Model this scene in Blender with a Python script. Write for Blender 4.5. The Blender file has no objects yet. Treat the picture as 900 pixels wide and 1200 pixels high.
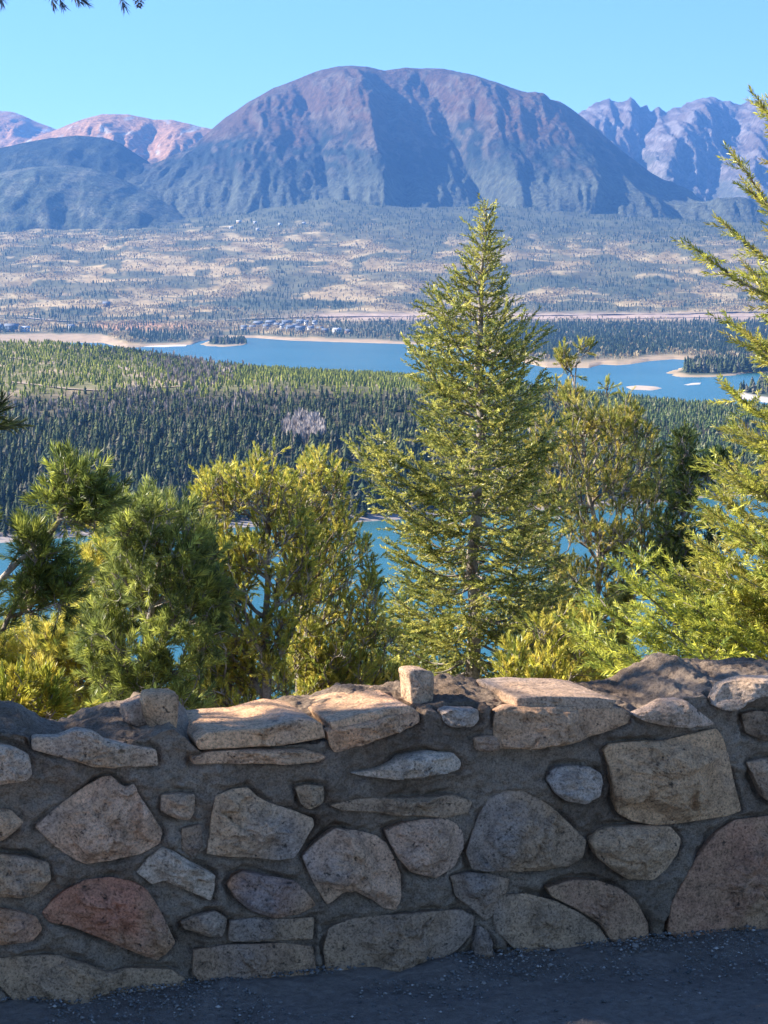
import bpy, math, random
import numpy as np
from mathutils import Vector
random.seed(7); RNG = np.random.default_rng(11)
SC = bpy.context.scene; COL = SC.collection
# ------------------------------------------------------------------ camera maths
F = 2600.0; TH = math.atan(0.1); CS, SN = math.cos(TH), math.sin(TH); EYE = 1.6; LAKE = -110.0
def ray(px, py):
    px = np.asarray(px, float); py = np.asarray(py, float)
    v = (600 - py) / F; y = CS + v * SN
    return (px - 450) / F / y, (-SN + v * CS) / y
def PT(px, py, Y):
    a, s = ray(px, py); Y = np.asarray(Y, float)
    return np.stack(np.broadcast_arrays(a * Y, Y, EYE + s * Y), -1)
def proj(P):
    x, y, z = P[..., 0], P[..., 1], P[..., 2] - EYE
    d = y * CS - z * SN; v = y * SN + z * CS
    return 450 + F * x / d, 600 - F * v / d
def ylake(px, py, z=LAKE):
    a, s = ray(px, py); return (z - EYE) / s
# ------------------------------------------------------------------ noise
_p = np.random.default_rng(3).permutation(256); _p = np.concatenate([_p, _p, _p])
_g = np.random.default_rng(4).normal(size=(256, 3)); _g /= np.linalg.norm(_g, axis=1)[:, None]
def perlin(x, y, z=0.0):
    x, y, z = np.broadcast_arrays(np.asarray(x, float), np.asarray(y, float), np.asarray(z, float))
    xi, yi, zi = np.floor(x).astype(int), np.floor(y).astype(int), np.floor(z).astype(int)
    xf, yf, zf = x - xi, y - yi, z - zi; xi &= 255; yi &= 255; zi &= 255
    f = lambda t: t * t * t * (t * (t * 6 - 15) + 10)
    u, v, w = f(xf), f(yf), f(zf); r = 0
    for dx in (0, 1):
        for dy in (0, 1):
            for dz in (0, 1):
                g = _g[_p[_p[_p[xi + dx] + yi + dy] + zi + dz]]
                d = g[..., 0] * (xf - dx) + g[..., 1] * (yf - dy) + g[..., 2] * (zf - dz)
                r = r + d * (u if dx else 1 - u) * (v if dy else 1 - v) * (w if dz else 1 - w)
    return r * 1.5
def fbm(x, y, z=0.0, o=4, g=0.5):
    r = 0; a = 1; f = 1
    for i in range(o): r = r + a * perlin(np.asarray(x) * f, np.asarray(y) * f, np.asarray(z) * f + 7.3 * i); a *= g; f *= 2.03
    return r
def ridged(x, y, z=0.0, o=4, g=0.55):
    r = 0; a = 1; f = 1
    for i in range(o): r = r + a * (1 - 2 * np.abs(perlin(np.asarray(x) * f, np.asarray(y) * f, np.asarray(z) * f + 5.1 * i))); a *= g; f *= 2.07
    return r - 0.9
def sstep(a, b, x): t = np.clip((x - a) / (b - a), 0, 1); return t * t * (3 - 2 * t)
# ------------------------------------------------------------------ object helpers
def tag(o, label=None, cat=None, group=None, kind=None):
    if label: o['label'] = label
    if cat: o['category'] = cat
    if group: o['group'] = group
    if kind: o['kind'] = kind
    return o
def empty(name, loc, label, cat, group=None):
    o = bpy.data.objects.new(name, None); COL.objects.link(o); o.location = loc; o.empty_display_size = .2
    return tag(o, label, cat, group)
def mkmesh(name, V, Fc, mat, colors=None, smooth=False, fsize=None):
    me = bpy.data.meshes.new(name); V = np.ascontiguousarray(V, np.float32).reshape(-1, 3)
    if isinstance(Fc, np.ndarray):
        k = Fc.shape[1]; n = len(Fc); idx = np.ascontiguousarray(Fc, np.int32).ravel(); st = np.arange(n, dtype=np.int32) * k; tot = np.full(n, k, np.int32)
    else:
        tot = np.array([len(f) for f in Fc], np.int32); n = len(tot); st = np.concatenate([[0], np.cumsum(tot)[:-1]]).astype(np.int32); idx = np.array([i for f in Fc for i in f], np.int32)
    me.vertices.add(len(V)); me.vertices.foreach_set('co', V.ravel())
    me.loops.add(len(idx)); me.loops.foreach_set('vertex_index', idx)
    me.polygons.add(n); me.polygons.foreach_set('loop_start', st); me.polygons.foreach_set('loop_total', tot)
    if smooth: me.polygons.foreach_set('use_smooth', np.ones(n, bool))
    me.update(calc_edges=True)
    if colors is not None:
        c = np.ones((len(V), 4), np.float32); c[:, :3] = colors
        at = me.color_attributes.new('Col', 'FLOAT_COLOR', 'POINT'); at.data.foreach_set('color', c.ravel())
    me.materials.append(mat)
    return me
def link(name, me, parent=None, loc=None):
    o = bpy.data.objects.new(name, me); COL.objects.link(o)
    if parent: o.parent = parent
    if loc is not None: o.location = loc
    return o
def gridfaces(nr, nc):
    i = np.arange(nr - 1)[:, None] * nc + np.arange(nc - 1)[None]
    return np.stack([i, i + 1, i + nc + 1, i + nc], -1).reshape(-1, 4)
# ------------------------------------------------------------------ material helper
class M:
    def __init__(s, name, rough=.9, spec=.3):
        s.m = bpy.data.materials.new(name); s.m.use_nodes = True; s.t = s.m.node_tree; s.N = s.t.nodes; s.L = s.t.links
        s.b = s.N['Principled BSDF']; s.out = s.N['Material Output']
        s.b.inputs['Roughness'].default_value = rough; s.b.inputs['Specular IOR Level'].default_value = spec
    def n(s, typ, **kw):
        x = s.N.new(typ)
        for k, v in kw.items():
            if k in x.inputs: s.set(x.inputs[k], v)
            else: setattr(x, k, v)
        return x
    def set(s, inp, v):
        if hasattr(v, 'is_output') or isinstance(v, bpy.types.NodeSocket): s.L.new(v, inp)
        else: inp.default_value = v
    def noise(s, scale, detail=4, rough=.55, vec=None, out=0, dist=0):
        x = s.N.new('ShaderNodeTexNoise'); x.inputs['Scale'].default_value = scale; x.inputs['Detail'].default_value = detail; x.inputs['Roughness'].default_value = rough; x.inputs['Distortion'].default_value = dist
        s.L.new(vec if vec is not None else s.pos(), x.inputs['Vector']); return x.outputs[out]
    def pos(s):
        if not hasattr(s, '_pos'): s._pos = s.N.new('ShaderNodeNewGeometry').outputs['Position']
        return s._pos
    def objc(s):
        return s.N.new('ShaderNodeTexCoord').outputs['Object']
    def ramp(s, fac, *stops, interp='LINEAR'):
        r = s.N.new('ShaderNodeValToRGB'); s.L.new(fac, r.inputs[0]); cr = r.color_ramp; cr.interpolation = interp
        while len(cr.elements) < len(stops): cr.elements.new(.5)
        for e, (p, c) in zip(cr.elements, stops):
            e.position = p; e.color = (*c, 1) if len(c) == 3 else c
        return r.outputs[0]
    def mix(s, f, a, b, typ='MIX'):
        x = s.N.new('ShaderNodeMix'); x.data_type = 'RGBA'; x.blend_type = typ
        s.set(x.inputs[0], f); s.set(x.inputs[6], a if not isinstance(a, tuple) else (*a, 1)); s.set(x.inputs[7], b if not isinstance(b, tuple) else (*b, 1)); return x.outputs[2]
    def math(s, op, a, b=0.0, clamp=False):
        x = s.N.new('ShaderNodeMath'); x.operation = op; x.use_clamp = clamp; s.set(x.inputs[0], a); s.set(x.inputs[1], b); return x.outputs[0]
    def attr(s, name='Col'):
        x = s.N.new('ShaderNodeAttribute'); x.attribute_name = name; return x.outputs['Color']
    def bump(s, h, strength=.5, dist=.02, nrm=None):
        x = s.N.new('ShaderNodeBump'); x.inputs['Strength'].default_value = strength; x.inputs['Distance'].default_value = dist; s.L.new(h, x.inputs['Height'])
        if nrm is not None: s.L.new(nrm, x.inputs['Normal'])
        return x.outputs[0]
    def col(s, c): s.set(s.b.inputs['Base Color'], c if not isinstance(c, tuple) else (*c, 1)); return s
    def nrm(s, c): s.L.new(c, s.b.inputs['Normal']); return s
def g3(v): return (v, v, v)
# ------------------------------------------------------------------ materials
def mat_vc(name, scale, bump, dist, rough=.95, lo=.75, hi=1.25):
    m = M(name, rough, .1); n = m.noise(scale, 6, .65)
    c = m.mix(1.0, m.attr(), m.ramp(n, (.3, g3(lo)), (.7, g3(hi))), 'MULTIPLY'); m.col(c); m.nrm(m.bump(n, bump, dist)); return m.m
MT_VALLEY = mat_vc('valley_ground', .03, .5, 4)
MT_MOUNT = mat_vc('mountain_slope', .028, 1.0, 30, lo=.5, hi=1.5)
MT_HILL = mat_vc('scrub_ground', .12, .6, .6)
MT_SAND = mat_vc('lake_sand', .05, .2, .3)
def mat_tree(name, transl, lo=.8, hi=1.2):
    m = M(name, .85, .15)
    oi = m.N.new('ShaderNodeNewGeometry').outputs['Random Per Island']
    c = m.mix(1.0, m.attr(), m.ramp(oi, (0, g3(lo)), (1, g3(hi))), 'MULTIPLY'); m.col(c)
    if transl:
        t = m.N.new('ShaderNodeBsdfTranslucent'); m.L.new(c, t.inputs[0])
        mx = m.N.new('ShaderNodeMixShader'); mx.inputs[0].default_value = transl; m.L.new(m.b.outputs[0], mx.inputs[1]); m.L.new(t.outputs[0], mx.inputs[2]); m.L.new(mx.outputs[0], m.out.inputs[0])
    return m.m
MT_FAR = mat_tree('far_foliage', .15)
MT_NEEDLE = mat_tree('needles', .46, .55, 1.4)
MT_NEEDLE.node_tree.nodes['Principled BSDF'].inputs['Specular IOR Level'].default_value = .5
MT_NEEDLE.node_tree.nodes['Principled BSDF'].inputs['Roughness'].default_value = .42
m = M('bark', .95, .1); n = m.noise(60, 6, .7); n2 = m.noise(9, 3)
m.col(m.mix(m.ramp(n2, (.4, g3(0)), (.6, g3(1))), m.ramp(n, (.3, (.07, .05, .04)), (.7, (.25, .2, .16))), m.ramp(n, (.3, (.22, .19, .165)), (.7, (.55, .50, .45))))); m.nrm(m.bump(n, .8, .01)); MT_BARK = m.m
# stone: speckled granite, colour from the object's own colour
m = M('granite', .9, .25); oc = m.objc(); oi = m.N.new('ShaderNodeObjectInfo')
big = m.noise(5, 4, .6, oc, dist=.6); mid = m.noise(28, 6, .7, oc); fine = m.noise(170, 4, .75, oc); vor = m.N.new('ShaderNodeTexVoronoi'); vor.inputs['Scale'].default_value = 230; m.L.new(oc, vor.inputs['Vector'])
c = m.mix(m.ramp(big, (.38, g3(0)), (.68, g3(.75))), m.mix(1.0, oi.outputs['Color'], (1.48, 1.12, .84), 'MULTIPLY'), (.42, .26, .15), 'MIX')
c2 = m.mix(m.ramp(m.noise(3.1, 3, .5, oc, dist=.4), (.5, g3(0)), (.75, g3(.6))), c, (.22, .23, .25))
c2 = m.mix(1.0, c2, m.ramp(mid, (.28, g3(.45)), (.48, g3(1.0)), (.75, g3(1.35))), 'MULTIPLY')
c2 = m.mix(1.0, c2, m.ramp(fine, (.34, g3(.35)), (.46, g3(1.0)), (.66, g3(1.5))), 'MULTIPLY')
pit = m.noise(55, 3, .6, oc, out=0)
c2 = m.mix(m.ramp(pit, (.28, g3(.85)), (.36, g3(0))), c2, (.03, .025, .022))
lich = m.noise(16, 5, .7, oc)
c2 = m.mix(m.ramp(lich, (.62, g3(0)), (.72, g3(.55))), c2, (.06, .055, .045))
m.col(c2); b1 = m.bump(mid, 1.0, .016); b2 = m.bump(fine, 1.0, .004, b1); m.nrm(m.bump(m.ramp(pit, (.28, g3(0)), (.4, g3(1))), .6, .004, b2)); MT_STONE = m.m
m = M('mortar', .97, .1); oc = m.pos(); big = m.noise(3.2, 5, .6); mid = m.noise(35, 6, .75); fine = m.noise(210, 4, .8)
c = m.mix(m.ramp(big, (.35, g3(0)), (.65, g3(1))), (.17, .12, .085), (.31, .235, .175))
c = m.mix(1.0, c, m.ramp(mid, (.3, g3(.6)), (.5, g3(1)), (.72, g3(1.3))), 'MULTIPLY')
c = m.mix(1.0, c, m.ramp(fine, (.34, g3(.45)), (.46, g3(1)), (.66, g3(1.5))), 'MULTIPLY')
m.col(c); m.nrm(m.bump(fine, 1.0, .004, m.bump(mid, 1.0, .014))); MT_MORTAR = m.m
m = M('asphalt', .9, .3); big = m.noise(2.5, 4); fine = m.noise(260, 3, .8); mid = m.noise(45, 5, .7)
v = m.N.new('ShaderNodeTexVoronoi'); v.inputs['Scale'].default_value = 150; m.L.new(m.pos(), v.inputs['Vector'])
c = m.mix(m.ramp(mid, (.35, g3(0)), (.65, g3(1))), (.15, .12, .10), (.23, .19, .16))
c = m.mix(m.ramp(v.outputs['Color'], (.86, g3(0)), (.96, g3(.6))), c, (.2, .19, .19))
m.col(c); m.nrm(m.bump(fine, .9, .005, m.bump(mid, .8, .012))); MT_ASPHALT = m.m
m = M('gravel', .9, .3); oi = m.N.new('ShaderNodeNewGeometry').outputs['Random Per Island']
m.col(m.ramp(oi, (0, (.07, .07, .07)), (.6, (.14, .13, .125)), (.93, (.24, .21, .19)), (1, (.38, .35, .33)))); MT_GRAVEL = m.m
m = M('water', .22, .5); m.b.inputs['IOR'].default_value = 1.33
mp = m.N.new('ShaderNodeMapping'); m.L.new(m.pos(), mp.inputs[0]); mp.inputs['Scale'].default_value = (.12, .25, .1)
w = m.noise(1.0, 8, .65, mp.outputs[0]); big = m.noise(.004, 3)
m.col(m.mix(m.ramp(big, (.4, g3(0)), (.6, g3(1))), (.022, .12, .145), (.03, .14, .17))); m.nrm(m.bump(w, .6, 1.2)); MT_WATER = m.m
def plain(name, c, r=.8):
    q = M(name, r, .2); n = q.noise(.6, 3); q.col(q.mix(1.0, c, q.ramp(n, (.3, g3(.85)), (.7, g3(1.1))), 'MULTIPLY')); return q.m
MT_DIRT = plain('dirt', (.42, .33, .25)); MT_ROADFAR = plain('road_surface', (.5, .42, .36))
MT_WALLS = [plain('slate_siding', (.12, .16, .22)), plain('pale_siding', (.6, .58, .55)), plain('brown_siding', (.22, .15, .1)), plain('golden_siding', (.7, .5, .22))]
MT_ROOF = plain('grey_roof', (.16, .18, .22)); MT_ROOFB = plain('pale_roof', (.5, .5, .52)); MT_WIN = plain('window_glass', (.04, .05, .07), .2)
# ------------------------------------------------------------------ world, sun, camera
SUN_AZ = math.radians(-80)       # measured from +Y towards +X: left and in front
SUN_EL = math.radians(31)
w = bpy.data.worlds.new('World'); SC.world = w; w.use_nodes = True
nt = w.node_tree; bg = nt.nodes['Background']; sky = nt.nodes.new('ShaderNodeTexSky'); sky.sky_type = 'NISHITA'; sky.sun_disc = False
sky.sun_elevation = SUN_EL; sky.sun_rotation = SUN_AZ; sky.altitude = 2900; sky.air_density = 1.0; sky.dust_density = 0.0; sky.ozone_density = 2.6
mxs = nt.nodes.new('ShaderNodeMix'); mxs.data_type = 'RGBA'; mxs.blend_type = 'MULTIPLY'; mxs.inputs[0].default_value = 1; mxs.inputs[7].default_value = (.78, .93, 1.1, 1); nt.links.new(sky.outputs[0], mxs.inputs[6]); nt.links.new(mxs.outputs[2], bg.inputs[0]); bg.inputs[1].default_value = .075
sd = bpy.data.lights.new('sun', 'SUN'); sd.energy = 5.0; sd.angle = math.radians(.5); sd.color = (1, .9, .75)
so = bpy.data.objects.new('sun', sd); COL.objects.link(so)
SUNV = Vector((math.sin(SUN_AZ) * math.cos(SUN_EL), math.cos(SUN_AZ) * math.cos(SUN_EL), math.sin(SUN_EL)))
so.rotation_euler = SUNV.to_track_quat('Z', 'Y').to_euler(); so.location = (0, 0, 50)
cd = bpy.data.cameras.new('camera'); cd.lens = 36 * F / 1200; cd.sensor_width = 36; cd.clip_end = 60000; cd.clip_start = .05
co = bpy.data.objects.new('camera', cd); COL.objects.link(co); co.location = (0, 0, EYE); co.rotation_euler = (math.pi / 2 - TH, 0, 0); SC.camera = co
SC.view_settings.view_transform = 'Standard'; SC.view_settings.look = 'None'; SC.view_settings.gamma = 1; SC.view_settings.exposure = 1.85
# ------------------------------------------------------------------ terrain patches
def pxs(step, lo=-50, hi=950, wing=650, ws=14):
    return np.concatenate([np.arange(lo - wing, lo, ws), np.arange(lo, hi, step), np.arange(hi, hi + wing + 1, ws)]).astype(float)
class Patch:
    """rows: list of (py or ('z', height) curve, Y curve, subdivisions); columns follow rays so ridges stand where the photo has them"""
    def __init__(s, cols, rows, disp):
        s.cols = cols; pts = []
        def cv(c): return np.interp(cols, [q[0] for q in c], [q[1] for q in c]) if isinstance(c, list) else np.full(len(cols), float(c))
        R = []
        for py, Y, n in rows:
            Yv = cv(Y) if not callable(Y) else None
            if isinstance(py, tuple):
                zz = cv(py[1]); Yv = Yv; a, _ = ray(cols, 450.0); R.append(np.stack([a * Yv, Yv, zz], -1))
            else:
                pv = cv(py)
                if Yv is None: Yv = ylake(cols, pv)
                R.append(PT(cols, pv, Yv))
        G = []; T = []
        for i in range(len(R) - 1):
            n = rows[i][2]
            for k in range(n):
                t = k / n; G.append(R[i] * (1 - t) + R[i + 1] * t); T.append(i + t)
        G.append(R[-1]); T.append(len(R) - 1.0)
        s.G = np.array(G); s.T = np.array(T)[:, None] * np.ones(len(cols))[None]
        disp(s)
        s.px, s.py = proj(s.G)
    def mesh(s, name, mat, colors):
        nr, nc = s.G.shape[:2]
        me = mkmesh(name, s.G.reshape(-1, 3), gridfaces(nr, nc), mat, colors.reshape(-1, 3), True)
        return tag(link(name, me), kind='structure')
    def at(s, px, py, tmax=None):
        c = np.interp(px, s.cols, np.arange(len(s.cols))); i = int(c); i = min(i, len(s.cols) - 2); f = c - i
        P = s.G[:, i] * (1 - f) + s.G[:, i + 1] * f; y = s.py[:, i] * (1 - f) + s.py[:, i + 1] * f
        for k in range(len(y) - 1):
            if (y[k] - py) * (y[k + 1] - py) <= 0 and y[k] != y[k + 1]:
                t = (y[k] - py) / (y[k] - y[k + 1]); return P[k] * (1 - t) + P[k + 1] * t
        return P[np.argmin(abs(y - py))]
    def sample(s, n, weight, rng):
        """random points on the sheet, density by weight (per m2)"""
        a = s.G[:-1, :-1]; b = s.G[:-1, 1:]; c = s.G[1:, :-1]
        area = np.linalg.norm(np.cross(b - a, c - a), axis=-1); wt = (weight[:-1, :-1] * area).ravel(); wt = wt / wt.sum()
        k = rng.choice(len(wt), n, p=wt); r, q = np.divmod(k, s.G.shape[1] - 1); u, v = rng.random(n)[:, None], rng.random(n)[:, None]
        return s.G[r, q] * (1 - u) * (1 - v) + s.G[r, q + 1] * u * (1 - v) + s.G[r + 1, q] * (1 - u) * v + s.G[r + 1, q + 1] * u * v
def C(*v): return np.array(v, float)
def lerp(a, b, t): t = np.asarray(t)[..., None]; return a * (1 - t) + b * t
def feat(px, py, line, amp, wl, wr):
    x0 = np.interp(py, [q[1] for q in line], [q[0] for q in line]); d = px - x0
    lo, hi = line[0][1], line[-1][1]; fade = sstep(lo - 15, lo + 10, py) * (1 - sstep(hi - 10, hi + 40, py))
    return amp * fade * np.exp(-np.abs(d) / np.where(d < 0, wl, wr))
def mountain(name, cols, rows, feats, na, ns, seed, colfn, jag=0):
    def disp(s):
        px, py = proj(s.G); n = s.T.max(); t = s.T
        m = sstep(0, .5, t) * (1 - .85 * sstep(len(rows) - 2.35, len(rows) - 2.0, t)); D = 0
        for f in feats: D = D + feat(px, py, *f)
        x = s.G[..., 0]; z = s.G[..., 2]
        wob = 60 * perlin(x / 300, z / 160, seed)
        big = ridged((x + wob) / ns, z / (ns * 2.2), seed, 5, .52)
        sm = ridged((x + wob * .5) / (ns * .22), z / (ns * .45), seed + 3, 4, .6)
        md = ridged((x + wob) / (ns * .42) + z / (ns * 1.5), z / (ns * .95), seed + 11, 4, .6); D = D + na * big + na * (.26 * md + .34 * sm)
        s.D = D * m; s.sm = sm + .5 * md; s.big = big
        s.G[..., 1] -= s.D * .85; s.G[..., 2] += s.D * .30
        if jag: s.G[..., 2] += jag * sstep(len(rows) - 2.7, len(rows) - 2, t) * ridged(x / 90, t * 3, seed, 3)
    p = Patch(cols, rows, disp); return p, p.mesh(name, MT_MOUNT, colfn(p))
FOREST, TUNDRA, ROCK, GOLD = C(.018, .028, .026), C(.095, .056, .032), C(.125, .10, .075), C(.45, .25, .13)
# --- the big rounded mountain
def col_main(p):
    x, y, z = p.G[..., 0], p.G[..., 1], p.G[..., 2]
    n = fbm(x / 260, z / 140, 2, 5); n2 = fbm(x / 60, z / 60, 9, 4)
    tl = sstep(620, 780, z + 130 * n + 60 * n2 + .35 * p.D)
    c = lerp(np.broadcast_to(FOREST, p.G.shape), TUNDRA, tl)
    rk = sstep(.15, .6, n2 + .5 * p.sm) * sstep(430, 640, z + 90 * n) * .75
    c = lerp(c, ROCK, rk)
    lowg = sstep(.35, .7, fbm(x / 180, z / 60, 4, 4)) * (1 - sstep(430, 520, z)) * .6
    c = lerp(c, C(.10, .11, .075), lowg)
    return lerp(c, C(.105, .115, .085), (1 - sstep(380, 600, z + 70 * n)) * .8)
rows = [([(-700, 290), (1600, 290)], 8600, 14), ([(-700, 240), (250, 232), (450, 226), (650, 232), (1600, 262)], 9300, 60),
        ([(-700, 200), (180, 200), (250, 185), (300, 170), (400, 150), (450, 150), (520, 150), (620, 160), (700, 190), (760, 215), (830, 252), (1600, 275)], 10200, 70),
        ([(-700, 300), (-100, 270), (120, 225), (200, 192), (235, 166), (250, 151), (265, 138), (290, 122), (320, 104), (350, 92), (375, 83), (395, 79), (430, 79), (450, 83), (475, 79), (520, 81), (560, 91), (600, 104), (640, 117), (655, 120), (668, 128), (690, 145), (720, 170), (760, 200), (800, 227), (835, 248), (900, 262), (1600, 285)], 11200, 8),
        ([(-700, 330), (1600, 330)], 13000, 1)]
FM = [([(490, 84), (515, 110), (530, 150), (548, 190), (575, 235)], -230, 60, 22), ([(415, 80), (432, 140), (450, 235)], 210, 55, 40),
      ([(540, 90), (566, 130), (590, 180), (610, 240)], 120, 30, 60), ([(350, 95), (372, 150), (385, 225)], -120, 30, 14), ([(300, 115), (285, 160), (280, 235)], 110, 40, 50),
      ([(625, 118), (660, 160), (700, 240)], 110, 40, 60), ([(455, 150), (470, 190), (478, 235)], -60, 12, 8), ([(395, 140), (405, 185), (410, 230)], -70, 16, 6)]
mountain('mountain', pxs(2), rows, FM, 75, 520, 1.7, col_main)
# --- jagged range behind on the right
def col_right(p):
    x, z = p.G[..., 0], p.G[..., 2]; n = fbm(x / 300, z / 200, 5, 5); n2 = fbm(x / 70, z / 70, 6, 4)
    c = lerp(np.broadcast_to(C(.10, .105, .09), p.G.shape), C(.13, .10, .085), sstep(650, 900, z + 180 * n))
    c = lerp(c, C(.24, .21, .20), sstep(.1, .55, n2 + .35 * p.sm) * .8)
    return lerp(c, FOREST * 1.4, (1 - sstep(380, 560, z + 120 * n)) * .6)
rows = [([(500, 285), (1600, 285)], 11500, 40), ([(500, 220), (1600, 215)], 13300, 70),
        ([(500, 190), (600, 160), (660, 140), (680, 132), (690, 127), (700, 122), (708, 118), (714, 117), (722, 122), (730, 121), (738, 116), (744, 122), (750, 127), (757, 124), (763, 130), (772, 126), (780, 131), (792, 127), (800, 126), (815, 119), (825, 116), (835, 116), (850, 120), (860, 122), (875, 119), (890, 118), (905, 121), (950, 112), (1050, 125), (1200, 110), (1600, 150)], 15500, 8),
        ([(500, 330), (1600, 330)], 17000, 1)]
FR = [([(738, 118), (730, 160), (700, 215)], 220, 30, 30), ([(760, 128), (752, 165), (745, 215)], -260, 26, 22), ([(830, 117), (800, 160), (765, 240)], 260, 45, 40), ([(868, 120), (850, 165), (830, 240)], -200, 30, 30), ([(905, 120), (885, 170), (870, 250)], 220, 30, 40)]
mountain('mountain', np.concatenate([np.arange(500, 640, 8), np.arange(640, 950, 2), np.arange(950, 1601, 13)]).astype(float), rows, FR, 130, 430, 4.2, col_right, 14)
# --- left mountains
def col_left(p):
    x, z = p.G[..., 0], p.G[..., 2]; n = fbm(x / 260, z / 120, 8, 5)
    c = lerp(np.broadcast_to(FOREST * 1.3, p.G.shape), GOLD * .8, sstep(600, 690, z + 90 * n))
    return lerp(c, C(.40, .36, .33), sstep(.35, .6, fbm(x / 80, z / 60, 3, 4)) * sstep(450, 600, z))
rows = [([(-700, 290), (500, 290)], 10500, 30), ([(-700, 210), (500, 210)], 11600, 60),
        ([(-700, 190), (0, 178), (40, 162), (60, 155), (80, 147), (100, 140), (120, 134), (150, 134), (165, 137), (180, 140), (200, 140), (215, 144), (230, 148), (245, 151), (300, 165), (500, 200)], 12900, 8),
        ([(-700, 330), (500, 330)], 14200, 1)]
mountain('mountain', np.concatenate([np.arange(-700, -50, 13), np.arange(-50, 330, 2), np.arange(330, 501, 10)]).astype(float), rows,
         [([(110, 138), (130, 160), (150, 200)], 130, 60, 20), ([(190, 143), (170, 165), (165, 200)], -150, 20, 30), ([(215, 146), (205, 175), (200, 210)], 130, 20, 30)], 90, 600, 8.8, col_left)
rows = [([(-700, 290), (300, 290)], 13000, 20), ([(-700, 200), (300, 205)], 14300, 40),
        ([(-700, 120), (-200, 110), (-60, 124), (0, 131), (18, 133), (35, 140), (50, 146), (65, 152), (90, 160), (300, 200)], 16000, 6), ([(-700, 330), (300, 330)], 17500, 1)]
mountain('mountain', np.concatenate([np.arange(-700, -50, 13), np.arange(-50, 140, 3), np.arange(140, 301, 10)]).astype(float), rows, [([(15, 133), (25, 200)], 150, 60, 40)], 110, 600, 2.8, col_left)
# --- dark forested hills in front, left
def col_for(p):
    x, z = p.G[..., 0], p.G[..., 2]; n = fbm(x / 150, z / 60, 8, 5)
    return lerp(lerp(np.broadcast_to(FOREST * 1.1, p.G.shape), C(.06, .07, .05), sstep(0, .6, n)), C(.10, .11, .08), (1 - sstep(290, 430, z + 50 * n)) * .8)
def col_for2(p):
    x, z = p.G[..., 0], p.G[..., 2]; n = fbm(x / 110, z / 50, 18, 5)
    return lerp(np.broadcast_to(C(.065, .08, .06), p.G.shape), C(.13, .135, .10), sstep(-.1, .5, n))
rows = [([(-700, 290), (500, 290)], 8900, 20), ([(-700, 225), (160, 225), (260, 250), (500, 290)], 9500, 40),
        ([(-700, 150), (-100, 165), (0, 174), (30, 168), (60, 162), (90, 159), (120, 161), (140, 168), (160, 181), (185, 197), (210, 212), (235, 232), (260, 250), (300, 275), (500, 300)], 10300, 6), ([(-700, 330), (500, 330)], 11500, 1)]
mountain('hill', np.concatenate([np.arange(-700, -50, 13), np.arange(-50, 330, 2.5), np.arange(330, 501, 10)]).astype(float), rows, [([(60, 165), (80, 260)], 90, 70, 60)], 45, 420, 6.1, col_for)
rows = [([(-700, 290), (400, 290)], 8300, 16), ([(-700, 240), (120, 240), (215, 262), (400, 290)], 8700, 40),
        ([(-700, 190), (-100, 198), (0, 203), (40, 196), (80, 194), (110, 198), (150, 213), (180, 228), (210, 241), (240, 256), (280, 275), (400, 300)], 9300, 6), ([(-700, 330), (400, 330)], 10200, 1)]
mountain('hill', np.concatenate([np.arange(-700, -50, 13), np.arange(-50, 290, 2.5), np.arange(290, 401, 10)]).astype(float), rows, [([(40, 200), (60, 280)], 60, 70, 60)], 30, 380, 9.7, col_for2)
# ------------------------------------------------------------------ valley beyond the lake
SH = [(-700, 405), (0, 403), (60, 401), (120, 402), (150, 408), (175, 406), (225, 404), (236, 400), (262, 396), (300, 396), (340, 399), (400, 401), (500, 404), (560, 410), (600, 422), (640, 431), (690, 431), (705, 427), (722, 428), (740, 427), (760, 423), (790, 421), (835, 424), (870, 430), (900, 430), (1000, 436), (1600, 440)]
def below(P, py): return [(a, b + py) for a, b in P]
VY = lambda c: ylake(c, np.interp(c, [q[0] for q in SH], [q[1] for q in SH]))
cols = pxs(2); shy = VY(cols)
rows = [(('z', -116), [(c, y - 60) for c, y in zip(cols, shy)], 3), (('z', LAKE), [(c, y) for c, y in zip(cols, shy)], 16),
        ([(-700, 378), (250, 378), (1600, 378)], 5700, 40), ([(-700, 345), (1600, 352)], 6500, 60), ([(-700, 285), (450, 285), (1600, 290)], 7700, 60), ([(-700, 264), (0, 266), (215, 262), (380, 246), (520, 250), (820, 262), (1600, 268)], 8700, 30), ([(-700, 250), (0, 262), (100, 262), (215, 250), (290, 228), (330, 220), (380, 216), (450, 222), (520, 234), (600, 228), (660, 232), (740, 240), (820, 254), (900, 262), (1600, 264)], 9700, 1)]
def vdisp(s):
    x, y = s.G[..., 0], s.G[..., 1]; t = s.T
    s.G[..., 2] += sstep(1.9, 2.6, t) * (9 * fbm(x / 230, y / 300, 1, 4) + 7 * ridged(x / 420, y / 240, 2, 3)) + sstep(1.0, 1.3, t) * 1.2 * fbm(x / 60, y / 60, 3, 3)
    d = 14 * perlin(x / 45, y / 200, 3) * sstep(.2, 1, t) * (1 - sstep(1, 1.6, t)); s.G[..., 1] += d
valley = Patch(cols, rows, vdisp)
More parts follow.
